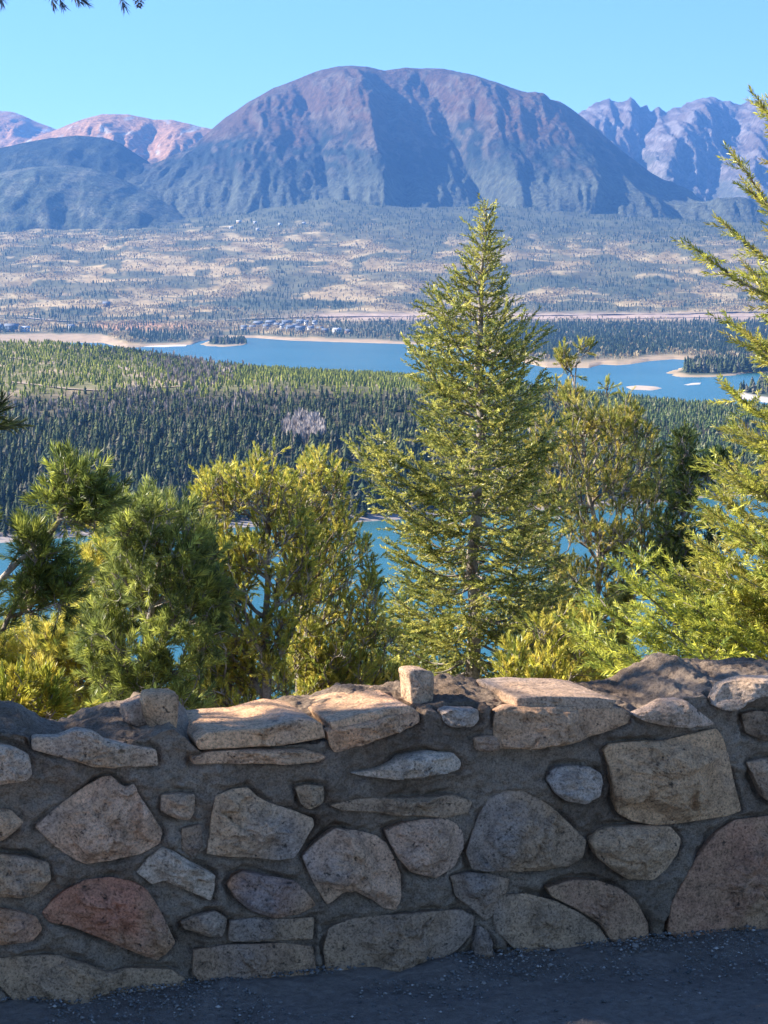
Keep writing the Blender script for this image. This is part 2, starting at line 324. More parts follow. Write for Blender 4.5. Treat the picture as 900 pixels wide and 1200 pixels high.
def vmasks(px, py, x, y, z):
    n = fbm(x / 210, y / 330, 21, 5); n2 = fbm(x / 70, y / 120, 22, 4); n3 = fbm(x / 500, y / 260, 23, 4)
    right = sstep(420, 620, px)
    conf = sstep(.05, .25, n + .25 * right * sstep(380, 250, 0) )                                # conifer patches
    conf = np.maximum(sstep(.02, .12, n) * .9, sstep(.1, .2, n3) * .8) * sstep(250, 262, py)
    conf = np.maximum(conf, .95 * (1 - sstep(262, 284, py + 16 * n2 - 14 * right)))                     # upper forest band
    conf = np.maximum(conf, sstep(.45, .6, np.exp(-((px - 330) / 120) ** 2 - ((py - 357) / 8.0) ** 2) + .2 * n2))     # dark wood above the lodge
    conf = np.maximum(conf, sstep(.45, .6, np.exp(-((px - 95) / 35) ** 2 - ((py - 366) / 6.0) ** 2) + .2 * n2))
    conf = np.maximum(conf, sstep(.4, .6, np.exp(-((px - 185) / 50) ** 2 - ((py - 396) / 8.0) ** 2)))
    conf = np.maximum(conf, sstep(.4, .6, np.exp(-((px - 90) / 42) ** 2 - ((py - 388) / 6.0) ** 2)))
    low = sstep(374, 379, py) * sstep(470, 520, px + 30 * n2)
    conf = np.maximum(conf, low * .97); conf = np.maximum(conf, sstep(376, 380, py) * sstep(385, 400, px) * .9)
    mid = sstep(.35, .6, np.exp(-((px - 690) / 150) ** 2 - ((py - 335 - 12 * n) / 9.0) ** 2) + .35 * n2); conf = np.maximum(conf, mid)
    band = np.exp(-((py - 371) / 4.0) ** 2) * sstep(300, 420, px)                          # open strip along the road
    conf *= 1 - np.clip(band * 1.4, 0, 1)
    beach = (1 - sstep(1.2, 3.2, z - LAKE + 1.0 * n2 - 2.0 * sstep(230, 250, px) * (1 - sstep(420, 520, px)) - 9 * (1 - sstep(110, 160, px))))
    meadow = sstep(.12, .35, fbm(x / 330, y / 170, 31, 4) + .12 * (1 - sstep(150, 420, px))) * sstep(290, 315, py) * (1 - .93 * sstep(400, 520, px)) * .85
    meadow = np.maximum(meadow, sstep(.35, .6, np.exp(-((px - 175) / 60) ** 2 - ((py - 354) / 3.5) ** 2) + .15 * n2))
    rust = sstep(.4, .6, np.exp(-((px - 165) / 70) ** 2 - ((py - 383) / 5.0) ** 2) + .2 * n2)
    lot = np.exp(-((px - 340) / 55) ** 2 - ((py - 386) / 7.0) ** 2)
    conf *= (1 - beach) * (1 - sstep(.4, .6, lot)); return conf, beach, meadow, rust, band, n2
x, y, z = valley.G[..., 0], valley.G[..., 1], valley.G[..., 2]
conf, beach, meadow, rust, band, n2 = vmasks(valley.px, valley.py, x, y, z)
c = lerp(np.broadcast_to(C(.27, .20, .10), valley.G.shape), C(.42, .33, .18), sstep(-.3, .4, n2))
c = lerp(c, C(.46, .34, .18), meadow * .65); c = lerp(c, C(.05, .07, .045), conf * .9); c = lerp(c, C(.50, .27, .15), rust * .8); c = lerp(c, C(.42, .31, .25), np.clip(band * 1.3, 0, 1) * .85)
c = lerp(c, C(.38, .28, .18), beach)
valley.mesh('valley', MT_VALLEY, c)
VCONF, VASP = conf * 1.0, (1 - conf) * (1 - beach) * (1 - meadow * .9) * (1 - np.clip(band * 1.6, 0, 1)) * (valley.T > 1.05)
# islands and sand bars standing in the lake
def islet(name, outline, h, cfn, seed):
    pts = np.array(outline, float); P = np.stack([PT(a, b, ylake(a, b)) for a, b in pts]); cen = P.mean(0)
    n = 120; seg = np.linspace(0, len(P), n, endpoint=False); i = seg.astype(int); f = (seg - i)[:, None]; B = P[i % len(P)] * (1 - f) + P[(i + 1) % len(P)] * f
    K = 14; V = []; Cc = []
    for k in range(K + 1):
        r = 1.06 - 1.06 * k / K; Q = cen + (B - cen) * r; q = max(0, 1 - r)
        Q[:, 2] = LAKE - 2.5 + (2.6 + h * 2) * min(1, k * .55) * (.9 + .1 * q) - (h * 2 * (1 - sstep(0, .5, q))) + (fbm(Q[:, 0] / 25, Q[:, 1] / 40, seed, 3) * h * .5 if k > 1 else 0)
        V.append(Q); Cc.append(cfn(Q, q))
    V = np.array(V); me = mkmesh(name, V.reshape(-1, 3), np.array([[k * n + j, k * n + (j + 1) % n, (k + 1) * n + (j + 1) % n, (k + 1) * n + j] for k in range(K) for j in range(n)]), MT_SAND, np.array(Cc).reshape(-1, 3), True)
    return tag(link(name, me), kind='structure')
sandc = C(.38, .29, .19); grn = C(.06, .075, .045)
def cf(edge): return lambda Q, q: lerp(np.broadcast_to(sandc, Q.shape), grn, np.full(len(Q), float(sstep(edge, edge + .12, q))))
ISL = {'a': [(230, 403.5), (245, 399), (270, 398), (288, 400), (292, 403), (286, 405), (262, 407), (240, 406)], 'b': [(772, 438), (785, 433), (800, 429), (835, 426), (880, 428), (940, 430), (940, 436), (880, 437), (866, 440), (830, 443.5), (790, 443)],
       'c': [(728, 453), (745, 451), (770, 452.5), (780, 455), (765, 458), (738, 457)], 'd': [(798, 451), (812, 448.5), (824, 448), (822, 450.5), (805, 452)], 'e': [(848, 462), (868, 459), (880, 452), (900, 446), (960, 440), (960, 475), (900, 474), (865, 468)],
       'f': [(150, 405), (175, 402.5), (205, 402), (228, 403), (222, 406), (190, 407), (160, 407)]}
islet('island', ISL['a'], 1.2, cf(.3), 1); islet('island', ISL['b'], 1.5, cf(.22), 2); islet('sandbar', ISL['c'], .4, lambda Q, q: np.broadcast_to(C(.44, .36, .29), Q.shape), 3)
islet('sandbar', ISL['d'], .2, lambda Q, q: np.broadcast_to(C(.5, .45, .4), Q.shape), 4); islet('island', ISL['e'], 1.5, lambda Q, q: lerp(np.broadcast_to(C(.42, .38, .34), Q.shape), grn, np.full(len(Q), float(sstep(.3, .42, q)))), 5)
islet('sandbar', ISL['f'], .3, lambda Q, q: np.broadcast_to(C(.62, .55, .5), Q.shape), 6)
# lake
me = mkmesh('lake', [(-3500, 350, LAKE), (3500, 350, LAKE), (3500, 7000, LAKE), (-3500, 7000, LAKE)], [[0, 1, 2, 3]], MT_WATER); tag(link('lake', me), kind='structure')
# ------------------------------------------------------------------ forested peninsula between the two arms of the lake
PS = [(-700, 650), (0, 636), (100, 628), (200, 622), (430, 611), (600, 600), (750, 591), (830, 583), (900, 580), (1600, 560)]
RG = [(-700, 400), (0, 402), (60, 402), (100, 406), (150, 411), (230, 424), (300, 431), (400, 436), (480, 441), (600, 452), (700, 464), (800, 474), (900, 478), (1600, 500)]
RY = [(-700, 2100), (0, 2100), (300, 2050), (480, 1950), (700, 1800), (900, 1700), (1600, 1600)]
ED = [(-700, 455), (0, 456), (150, 452), (250, 455), (330, 448), (480, 456), (600, 470), (700, 485), (800, 498), (900, 503), (1600, 520)]
cols = pxs(4, ws=20); psy = ylake(cols, np.interp(cols, [q[0] for q in PS], [q[1] for q in PS]))
rows = [(('z', -118), [(c, y - 60) for c, y in zip(cols, psy)], 3), (('z', LAKE), [(c, y) for c, y in zip(cols, psy)], 20),
        ([(-700, 535), (0, 530), (480, 522), (700, 535), (900, 536), (1600, 540)], [(-700, 1200), (480, 1230), (900, 1320), (1600, 1350)], 30), (ED, [(-700, 1480), (480, 1480), (900, 1470), (1600, 1480)], 34), (RG, RY, 6),
        (('z', -125), [(a, b + 330) for a, b in RY], 1)]
def pdisp(s):
    x, y = s.G[..., 0], s.G[..., 1]; t = s.T; s.G[..., 2] += sstep(1.05, 1.6, t) * (1 - .6 * sstep(3.6, 4, t)) * (3.0 * fbm(x / 90, y / 90, 4, 4) + 3.5 * ridged(x / 160, y / 240, 6, 3)) * np.where(t > 2.8, .35, 1)
pen = Patch(cols, rows, pdisp)
x, y, z = pen.G[..., 0], pen.G[..., 1], pen.G[..., 2]; n = fbm(x / 60, y / 80, 12, 4)
plate = sstep(2.75, 3.05, pen.T) * (1 - sstep(600, 700, pen.px))
c = lerp(np.broadcast_to(C(.045, .045, .03), pen.G.shape), C(.09, .08, .05), sstep(-.2, .4, n))
c = lerp(c, lerp(np.broadcast_to(C(.17, .16, .075), c.shape), C(.36, .28, .19), sstep(.05, .35, n)), plate)
c = lerp(c, C(.30, .26, .24), (1 - sstep(1.5, 3.5, z - LAKE)))
pen.mesh('peninsula', MT_HILL, c)
def strip(name, patch, line, w, mat, lift=.25, n=60):
    L = np.array(line, float); t = np.linspace(0, len(L) - 1, n); i = np.minimum(t.astype(int), len(L) - 2); f = (t - i)[:, None]; Q = L[i] * (1 - f) + L[i + 1] * f
    P = np.array([patch.at(a, b) for a, b in Q]); T = np.gradient(P, axis=0); T[:, 2] = 0; T /= np.linalg.norm(T, axis=1)[:, None] + 1e-9; S = np.stack([T[:, 1], -T[:, 0], 0 * T[:, 0]], -1)
    V = np.concatenate([P + S * w + (0, 0, lift), P - S * w + (0, 0, lift)]); me = mkmesh(name, V, np.array([[k, k + 1, n + k + 1, n + k] for k in range(n - 1)]), mat, smooth=True)
    return tag(link(name, me), kind='structure')
strip('path', pen, [(-60, 412), (0, 418), (35, 422), (70, 426), (110, 428), (140, 430), (158, 436)], 3.2, MT_DIRT, .5)
strip('path', pen, [(-60, 440), (0, 447), (40, 451), (80, 456), (115, 458), (160, 456), (215, 453)], 2.6, MT_DIRT, .5)
strip('path', pen, [(252, 429), (262, 432), (270, 437), (262, 441)], 5.0, MT_DIRT, .5, 20)
strip('road', valley, [(-60, 371), (30, 373), (60, 376), (100, 378), (150, 378), (240, 377), (300, 374), (360, 372), (420, 371), (520, 371), (620, 370), (700, 369), (800, 368), (860, 366), (960, 365)], 9, MT_ROADFAR, 2.5, 160)
strip('road', valley, [(300, 378), (420, 377), (560, 375), (700, 374), (820, 372), (960, 370)], 6, MT_ROADFAR, 2.0, 120)
# ------------------------------------------------------------------ distant trees
def conifer_tpl(tiers, k, seed, w=.2, ragged=.35, bare=.06):
    r = np.random.default_rng(seed); V = []; Fc = []
    for i in range(tiers):
        t = bare + (1 - bare) * i / tiers; z0 = t; z1 = min(1.0, t + 1.75 / tiers + .02); rad = w * (1 - t) ** .85 * r.uniform(.8, 1.15) + .012
        if i == 0: rad *= .7
        ph = r.uniform(0, 6.28)
        for j in range(k):
            a = ph + 6.283 * j / k + r.uniform(-.25, .25); rr = rad * r.uniform(1 - ragged, 1 + ragged); da = 3.14 / k * 1.25; dz = r.uniform(-.3, .2) / tiers
            b = len(V); V += [(0, 0, z1), (rr * math.cos(a - da) * .72, rr * math.sin(a - da) * .72, z0 + dz + .25 / tiers), (rr * math.cos(a), rr * math.sin(a), z0 + dz - .15 / tiers), (rr * math.cos(a + da) * .72, rr * math.sin(a + da) * .72, z0 + dz + .25 / tiers)]
            Fc += [(b, b + 1, b + 2), (b, b + 2, b + 3)]
    b = len(V); V += [(.012, 0, -.03), (-.006, .01, -.03), (-.006, -.01, -.03), (0, 0, .9)]; Fc += [(b, b + 1, b + 3), (b + 1, b + 2, b + 3), (b + 2, b, b + 3)]
    return np.array(V), np.array(Fc)
def aspen_tpl(seed, k=9, w=.17):
    r = np.random.default_rng(seed); V = []; Fc = []
    for j in range(k):
        a = r.uniform(0, 6.28); t = r.uniform(.15, .55); rr = r.uniform(.3, 1) * w; top = r.uniform(.75, 1.0) - rr * .8; p0 = np.array((0, 0, t * .6)); p1 = np.array((rr * math.cos(a), rr * math.sin(a), top))
        wd = .045; s = np.array((-math.sin(a + r.uniform(-1, 1)), math.cos(a), 0)) * wd; mid = (p0 * .35 + p1 * .65); b = len(V)
        V += [p0, mid + s, p1, mid - s]; Fc += [(b, b + 1, b + 2), (b, b + 2, b + 3)]
    b = len(V); V += [(.015, 0, 0), (-.01, .012, 0), (-.01, -.012, 0), (0, 0, .8)]; Fc += [(b, b + 1, b + 3), (b + 1, b + 2, b + 3), (b + 2, b, b + 3)]
    return np.array(V), np.array(Fc)
def merge(tpls, P, H, W, Cs, rng):
    k = rng.integers(0, len(tpls), len(P)); VV = []; FF = []; CC = []; off = 0
    for q, (V, Fc) in enumerate(tpls):
        I = np.where(k == q)[0]
        if not len(I): continue
        a = rng.uniform(0, 6.28, len(I)); ca, sa = np.cos(a)[:, None], np.sin(a)[:, None]
        X = (V[None, :, 0] * ca - V[None, :, 1] * sa) * (H * W)[I, None]; Y = (V[None, :, 0] * sa + V[None, :, 1] * ca) * (H * W)[I, None]; Z = V[None, :, 2] * H[I, None]
        VV.append((np.stack([X, Y, Z], -1) + P[I, None]).reshape(-1, 3)); FF.append((Fc[None] + (off + np.arange(len(I)) * len(V))[:, None, None]).reshape(-1, 3)); off += len(I) * len(V)
        CC.append(np.repeat(Cs[I], len(V), 0))
    return np.concatenate(VV), np.concatenate(FF), np.concatenate(CC)
def colmix(n, cols, rng, jit=.15):
    cols = np.array(cols); a = cols[rng.integers(0, len(cols), n)]; return np.clip(a * rng.uniform(1 - jit, 1 + jit, (n, 1)), .005, 1)
rng = np.random.default_rng(5)
HI = [conifer_tpl(11, 7, s, w=wd) for s, wd in ((1, .2), (2, .23), (3, .17), (4, .26), (5, .21))]
MID = [conifer_tpl(7, 5, s + 10, w=wd_, ragged=.5) for s, wd_ in enumerate((.2, .23, .17, .3, .36))]; LOW = [conifer_tpl(4, 4, s + 20, w=.2, ragged=.2) for s in range(3)]; ASP = [aspen_tpl(s) for s in range(4)]
CON = [(.045, .065, .035), (.055, .08, .04), (.09, .11, .05), (.032, .05, .03), (.15, .145, .10), (.12, .14, .055)]
def stuff(name, tp, P, H, W, Cs, label, cat, mat=MT_FAR):
    V, Fc, Cc = merge(tp, P, H, W, Cs, rng); return tag(link(name, mkmesh(name, V, Fc, mat, Cc)), label, cat, kind='stuff')
# valley
gx = valley.px; vis = np.exp(-np.clip(np.abs(gx - 450) - 520, 0, None) / 140.0); T_ = valley.T; y_ = valley.G[..., 1]
wc = VCONF * vis * (1 + 1.5 * sstep(3600, 5400, y_) * 0) * (T_ > 1.03) * (valley.G[..., 2] > LAKE + 2.5)
wc = wc * (6500.0 / np.maximum(y_, 3000)) ** 2.2
P = valley.sample(26000, wc * VCONF ** 1.5, rng); H = rng.uniform(7, 13, len(P))
stuff('valley_conifers', LOW, P, H, rng.uniform(.9, 1.3, len(P)), colmix(len(P), [(.03, .055, .035), (.045, .07, .04), (.065, .09, .045)], rng), 'dark conifers scattered and massed over the valley floor beyond the lake', 'conifers')
P = valley.sample(24000, VASP * vis * (.25 + sstep(-.2, .3, fbm(valley.G[..., 0] / 120, y_ / 200, 44, 3))) * (T_ < 4.6) * (6500.0 / np.maximum(y_, 3000)) ** 2, rng); H = rng.uniform(6, 13, len(P))
stuff('valley_aspens', ASP, P, H, rng.uniform(1.2, 2.0, len(P)), colmix(len(P), [(.33, .265, .15), (.46, .385, .24), (.25, .195, .11), (.52, .42, .24)], rng), 'bare greyish aspen groves on the slopes of the far valley', 'aspens')
# islands
def inside(poly, n, rng, shrink=.8):
    q = np.array(poly, float); c = q.mean(0); q = c + (q - c) * shrink; lo, hi = q.min(0), q.max(0); out = []
    while len(out) < n:
        p = rng.uniform(lo, hi); w = 0
        for i in range(len(q)):
            a, b = q[i], q[(i + 1) % len(q)]
            if (a[1] > p[1]) != (b[1] > p[1]) and p[0] < (b[0] - a[0]) * (p[1] - a[1]) / (b[1] - a[1]) + a[0]: w ^= 1
        if w: out.append(p)
    return np.array(out)
def island_trees(poly, n, hmin, hmax, label, shrink=.75):
    q = inside(poly, n, rng, shrink); a, s = ray(q[:, 0], q[:, 1]); Y = (LAKE - EYE) / s; P = np.stack([a * Y, Y, np.full(n, LAKE + .8)], -1); H = rng.uniform(hmin, hmax, n)
    stuff('island_conifers', MID, P, H, rng.uniform(.9, 1.3, n), colmix(n, CON, rng), label, 'conifers')
island_trees([(245, 402), (255, 400.5), (285, 401), (290, 403), (280, 404.5), (250, 404.5)], 90, 10, 17, 'small dark stand of conifers on the islet off the lodge shore', .95)
island_trees([(798, 436), (815, 431), (850, 429), (940, 431), (940, 436), (865, 438), (830, 440), (803, 440)], 420, 12, 22, 'dense conifers crowding the sandy point in the right arm of the lake', .95)
island_trees([(862, 461), (880, 454), (900, 448), (950, 444), (950, 466), (880, 465)], 120, 9, 16, 'conifers on the grey shore at the right edge of the lake', .95)
# peninsula forest
pw = np.exp(-np.clip(np.abs(pen.px - 450) - 500, 0, None) / 120.0); n1 = fbm(pen.G[..., 0] / 45, pen.G[..., 1] / 70, 40, 4)
above = (pen.G[..., 2] > LAKE + 1.0) & (pen.T > 1.02) & (pen.T < 4.1)
plL = sstep(2.6, 2.9, pen.T) * (1 - sstep(560, 640, pen.px))                     # open plateau
dens = (1 - plL * .985) * sstep(-.75, -.2, n1 + .35 * (1 - sstep(1.9, 2.6, pen.T)) - .3 * np.exp(-((pen.px - 40) / 90) ** 2 - ((pen.py - 475) / 16.0) ** 2)) 
skyl = plL * np.maximum(np.exp(-((pen.px - 175) / 75) ** 2) * sstep(3.5, 3.9, pen.T), .8 * np.exp(-((pen.px - 232) / 32) ** 2 - ((pen.py - 438) / 9.0) ** 2)) * .5
asp = np.exp(-((pen.px - 355) / 26) ** 2 - ((pen.py - 512) / 17.0) ** 2)
wt = (np.clip(dens + skyl, 0, 1) * (1 - .97 * (asp > .45))) * above * pw
P = pen.sample(17000, wt, rng); H = rng.uniform(4.5, 11, len(P)) * (1 - .45 * sstep(1150, 1450, P[:, 1])); px_, py_ = proj(P)
o = np.argsort(-(H / P[:, 1]) * ((px_ > -10) & (px_ < 910) & ~((px_ > 430) & (px_ < 620)))); near = o[:290]; rest = o[290:]
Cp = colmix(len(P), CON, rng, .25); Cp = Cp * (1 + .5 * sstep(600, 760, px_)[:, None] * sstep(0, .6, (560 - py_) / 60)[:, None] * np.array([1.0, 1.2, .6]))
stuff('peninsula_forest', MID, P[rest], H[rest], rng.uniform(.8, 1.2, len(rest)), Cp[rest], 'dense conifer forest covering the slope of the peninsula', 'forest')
LBL = ['tall slender dark conifer among the nearest rows of the peninsula forest', 'broad ragged conifer among the nearest rows of the peninsula forest', 'very narrow spire-like conifer among the nearest rows of the peninsula forest', 'wide based conifer among the nearest rows of the peninsula forest', 'grey-green weathered conifer among the nearest rows of the peninsula forest']
GRP = ['slender dark conifers near the far shore', 'broad ragged conifers near the far shore', 'narrow spire conifers near the far shore', 'wide conifers near the far shore', 'grey-green conifers near the far shore']
PC = [(.022, .038, .022), (.03, .05, .026), (.024, .04, .028), (.036, .056, .026), (.07, .078, .052)]
protos = []
for i, (V, Fc) in enumerate(HI):
    me = mkmesh('conifer_tree', V * 12, Fc, MT_FAR, np.broadcast_to(np.array(PC[i]), V.shape)); protos.append(me)
for q in near:
    i = int(rng.integers(0, 5)); ob = link('conifer_tree', protos[i], loc=P[q]); s = H[q] / 12; ob.scale = (s * 1.05, s * 1.05, s); ob.rotation_euler = (0, 0, rng.uniform(0, 6.28)); tag(ob, LBL[i], 'conifer', GRP[i])
wA = asp * (asp > .35) * above; Pa = pen.sample(170, wA, rng); stuff('bare_aspens', ASP, Pa, rng.uniform(8, 13, 170), rng.uniform(.8, 1.1, 170), colmix(170, [(.33, .29, .27), (.4, .36, .34)], rng), 'pale bare aspen grove in a gap of the dark forested slope', 'aspens')
wB = (dens * (1 - plL) * sstep(2.2, 2.8, pen.T) + .3 * plL * np.exp(-((pen.px - 215) / 40) ** 2)) * above * pw * (1 - sstep(250, 380, pen.px)); Pa = pen.sample(520, wB, rng); stuff('bare_aspens', ASP, Pa, rng.uniform(5, 10, len(Pa)), rng.uniform(.8, 1.1, len(Pa)), colmix(len(Pa), [(.22, .19, .17), (.3, .26, .24)], rng), 'grey leafless trees mixed into the top of the peninsula forest', 'bare trees')
n9 = fbm(pen.G[..., 0] / 30, pen.G[..., 1] / 60, 50, 4); wS = plL * sstep(-.6, -.1, n9 + .5 * sstep(300, 400, pen.px) + .45 * (1 - sstep(416, 424, pen.py))) * above * pw
Ps = pen.sample(10500, wS, rng); stuff('young_pines', LOW, Ps, rng.uniform(1.8, 4.6, len(Ps)), rng.uniform(1.3, 2.0, len(Ps)), colmix(len(Ps), [(.20, .23, .04), (.27, .29, .05), (.12, .15, .03)], rng), 'bright green young pines growing back on the peninsula plateau', 'young pines')
# ------------------------------------------------------------------ houses across the lake
def box(x0, x1, y0, y1, z0, z1):
    V = [(x0, y0, z0), (x1, y0, z0), (x1, y1, z0), (x0, y1, z0), (x0, y0, z1), (x1, y0, z1), (x1, y1, z1), (x0, y1, z1)]
    return V, [(0, 3, 2, 1), (4, 5, 6, 7), (0, 1, 5, 4), (1, 2, 6, 5), (2, 3, 7, 6), (3, 0, 4, 7)]
def house_mesh(w, d, h, rh, wm, rm, floors, ncol):
    V, Fc = box(-w / 2, w / 2, -d / 2, d / 2, -3, h); V += [(-w / 2, 0, h + rh * .93), (w / 2, 0, h + rh * .93)]; Fc += [(4, 8, 7), (5, 6, 9)]
    wall = mkmesh('wall', V, Fc, wm); e = 1.2; t = .5
    R = [(-w / 2 - e, -d / 2 - e, h - .5), (w / 2 + e, -d / 2 - e, h - .5), (w / 2 + e, 0, h + rh), (-w / 2 - e, 0, h + rh), (w / 2 + e, d / 2 + e, h - .5), (-w / 2 - e, d / 2 + e, h - .5)]; R = R + [(a, b, c + t) for a, b, c in R]
    roof = mkmesh('roof', R, [(0, 1, 2, 3), (3, 2, 4, 5), (6, 9, 8, 7), (9, 11, 10, 8), (0, 6, 7, 1), (5, 4, 10, 11), (0, 3, 9, 6), (3, 5, 11, 9), (1, 7, 8, 2), (2, 8, 10, 4)], rm)
    WV = []; WF = []
    wins = []
    for f in range(floors):
        for c in range(ncol):
            cx = -w / 2 + w * (c + .5) / ncol; cz = h * (f + .55) / floors; v, q = box(cx - w / ncol * .28, cx + w / ncol * .28, -d / 2 - .12, -d / 2 + .1, cz - 1, cz + 1); wins.append(mkmesh('window', v, q, MT_WIN))
    ch, cq = box(w * .2, w * .2 + 1.2, -.6, .6, h, h + rh + 1.8); return wall, roof, wins, mkmesh('chimney', ch, cq, wm)
def put_house(proto, P, rz, label, cat, group=None, sc=1.0):
    e = empty('house', P, label, cat, group); e.rotation_euler = (0, 0, rz); e.scale = (sc,) * 3; link('wall', proto[0], e); r = link('roof', proto[1], e); link('chimney', proto[3], r)
    for wme in proto[2]: link('window', wme, e)
HP = {'slate': house_mesh(22, 12, 10, 4, MT_WALLS[0], MT_ROOF, 3, 4), 'pale': house_mesh(14, 10, 8, 4, MT_WALLS[1], MT_ROOF, 2, 3), 'tower': house_mesh(9, 9, 14, 4, MT_WALLS[1], MT_ROOF, 4, 2), 'brown': house_mesh(14, 11, 6, 4, MT_WALLS[2], MT_ROOF, 2, 3), 'gold': house_mesh(18, 10, 8, 4, MT_WALLS[3], MT_ROOFB, 2, 3), 'white': house_mesh(18, 12, 9, 3, MT_WALLS[1], MT_ROOFB, 2, 3)}
for k, (a, b, t) in enumerate([(303, 383, 'slate'), (312, 386, 'pale'), (317, 382, 'slate'), (325, 384, 'pale'), (331, 388, 'tower'), (336, 382, 'slate'), (341, 388, 'slate'), (347, 385, 'pale'), (352, 389, 'slate'), (353, 381, 'slate'), (359, 384, 'tower'), (364, 388, 'pale'), (369, 384, 'tower'), (375, 388, 'brown'), (381, 390, 'brown'), (395, 390.5, 'white'), (296, 386, 'brown'), (286, 387, 'pale'), (408, 391, 'brown')]):
    nm = {'slate': ('long slate-blue lodge block in the cluster on the far lakeshore', 'slate lodge blocks on the far shore'), 'pale': ('pale two-storey house in the cluster on the far lakeshore', 'pale houses on the far shore'), 'tower': ('tall narrow pale tower block in the cluster on the far lakeshore', 'pale towers on the far shore'), 'brown': ('small brown house at the edge of the far lakeshore cluster', 'brown houses on the far shore'), 'white': ('white house standing alone right of the lodge cluster', None)}[t]
    put_house(HP[t], valley.at(a, b), rng.uniform(-.5, .5), nm[0], 'house', nm[1], 1.0)
put_house(HP['slate'], valley.at(14, 389), .1, 'largest slate-blue building on the far shore at the left edge', 'building', None, 1.35)
put_house(HP['pale'], valley.at(-1, 388), -.2, 'pale house cut by the left edge beside the slate-blue building', 'house', None, 1.3)
put_house(HP['white'], valley.at(30, 389), .3, 'white house just right of the big slate-blue building', 'house', None, 1.1)
put_house(HP['pale'], valley.at(84, 386), .2, 'pale house half hidden among the dark trees on the left far shore', 'house')
put_house(HP['brown'], valley.at(125, 359), 0, 'lone dark brown house above the road in the meadow', 'house', None, 1.3)
put_house(HP['gold'], valley.at(280, 262), .1, 'golden yellow house high up at the foot of the big mountain', 'house', None, 1.0)
for a, b, t, l in [(271, 268, 'white', 'long pale building below the golden house'), (302, 270, 'white', 'small white house right of and below the golden house'), (299, 262, 'white', 'low white house just right of the golden house'), (328, 264, 'white', 'pale wide house in the forest, second right from the golden house'), (356, 263, 'white', 'pale small house in the forest, farthest right of the golden house')]:
    put_house(HP[t], valley.at(a, b), rng.uniform(-.3, .3), l, 'house', None, .7)
# ------------------------------------------------------------------ haze
v, q = box(-9000, 9000, -300, 18500, -131, 2600); hm = bpy.data.materials.new('haze'); hm.use_nodes = True; N = hm.node_tree.nodes; N.remove(N['Principled BSDF'])
pv = N.new('ShaderNodeVolumePrincipled'); pv.inputs['Density'].default_value = HAZE = 4.6e-5; pv.inputs['Color'].default_value = (.14, .38, .95, 1); pv.inputs['Anisotropy'].default_value = .2
hm.node_tree.links.new(pv.outputs[0], N['Material Output'].inputs['Volume']); ho = tag(link('haze', mkmesh('haze', v, q, hm)), 'thin blue haze filling the air over the valley', 'haze', kind='stuff')
# ------------------------------------------------------------------ the hillside and terrace the viewer stands on
WP0 = np.array((-.851, 4.78)); WU = np.array((1.804, .59)); WU = WU / np.linalg.norm(WU); WN = np.array((WU[1], -WU[0]))      # wall line, direction, side facing the viewer
def hz(x, y):
    d = -((x - WP0[0]) * WN[0] + (y - WP0[1]) * WN[1]) - .6
    h = -.30 * np.clip(d, 0, 420) * sstep(0, 5, d) ; h = h + sstep(2, 20, d) * (.5 * fbm(np.asarray(x) / 7, np.asarray(y) / 7, 3, 4) + 3 * sstep(20, 80, d) * fbm(np.asarray(x) / 50, np.asarray(y) / 50, 5, 3))
    return np.maximum(h, -116 - .002 * d)
Yv = np.concatenate([np.linspace(-30, 4, 18), np.linspace(4.3, 30, 90), np.geomspace(31, 700, 60)]); A = np.concatenate([np.linspace(-1.6, -.32, 14), np.linspace(-.3, .3, 90), np.linspace(.32, 1.6, 14)])
Xg = A[None] * (np.abs(Yv) + 14)[:, None]; Yg = np.broadcast_to(Yv[:, None], Xg.shape); Zg = hz(Xg, Yg) - .03; G = np.stack([Xg, Yg, Zg], -1); n = fbm(Xg / 2, Yg / 2, 3, 4)
tag(link('ground', mkmesh('ground', G.reshape(-1, 3), gridfaces(*Xg.shape), MT_HILL, lerp(np.broadcast_to(C(.12, .09, .06), G.shape), C(.07, .08, .035), sstep(-.2, .4, n)).reshape(-1, 3), True)), kind='structure')
sg = np.concatenate([np.linspace(-8, -.5, 14), np.linspace(-.4, 2.4, 300), np.linspace(2.5, 9, 14)]); dg = np.concatenate([np.linspace(-.1, .55, 75), np.linspace(.6, 12, 24)])
S_, D_ = np.meshgrid(sg, dg); PX = WP0[0] + S_ * WU[0] + D_ * WN[0]; PY = WP0[1] + S_ * WU[1] + D_ * WN[1]
PZ = .008 + .010 * fbm(PX * 3, PY * 3, 1, 4) + .0035 * fbm(PX * 40, PY * 40, 2, 3) + .035 * (1 - sstep(.0, .22 + .08 * perlin(S_ * 3, 0.0, 9), D_)) * (.7 + .5 * perlin(S_ * 5, D_ * 4, 3))
tag(link('pavement', mkmesh('pavement', np.stack([PX, PY, PZ], -1).reshape(-1, 3), gridfaces(*PX.shape), MT_ASPHALT, smooth=True)), kind='structure')
rg = np.random.default_rng(77); ng = 14000; gs = rg.uniform(-1.2, 3.0, ng); gd = np.abs(rg.normal(0, .14, ng)) * (rg.random(ng) < .8) + rg.uniform(0, .9, ng) * (rg.random(ng) < .28)
keep = perlin(gs * 5, gd * 6, 4) > -.15; gs, gd = gs[keep], gd[keep]; ng = len(gs)
ico = np.array([(1, 0, 0), (-1, 0, 0), (0, 1, 0), (0, -1, 0), (0, 0, .7), (0, 0, -.7)], float); icf = np.array([(0, 2, 4), (2, 1, 4), (1, 3, 4), (3, 0, 4), (2, 0, 5), (1, 2, 5), (3, 1, 5), (0, 3, 5)])
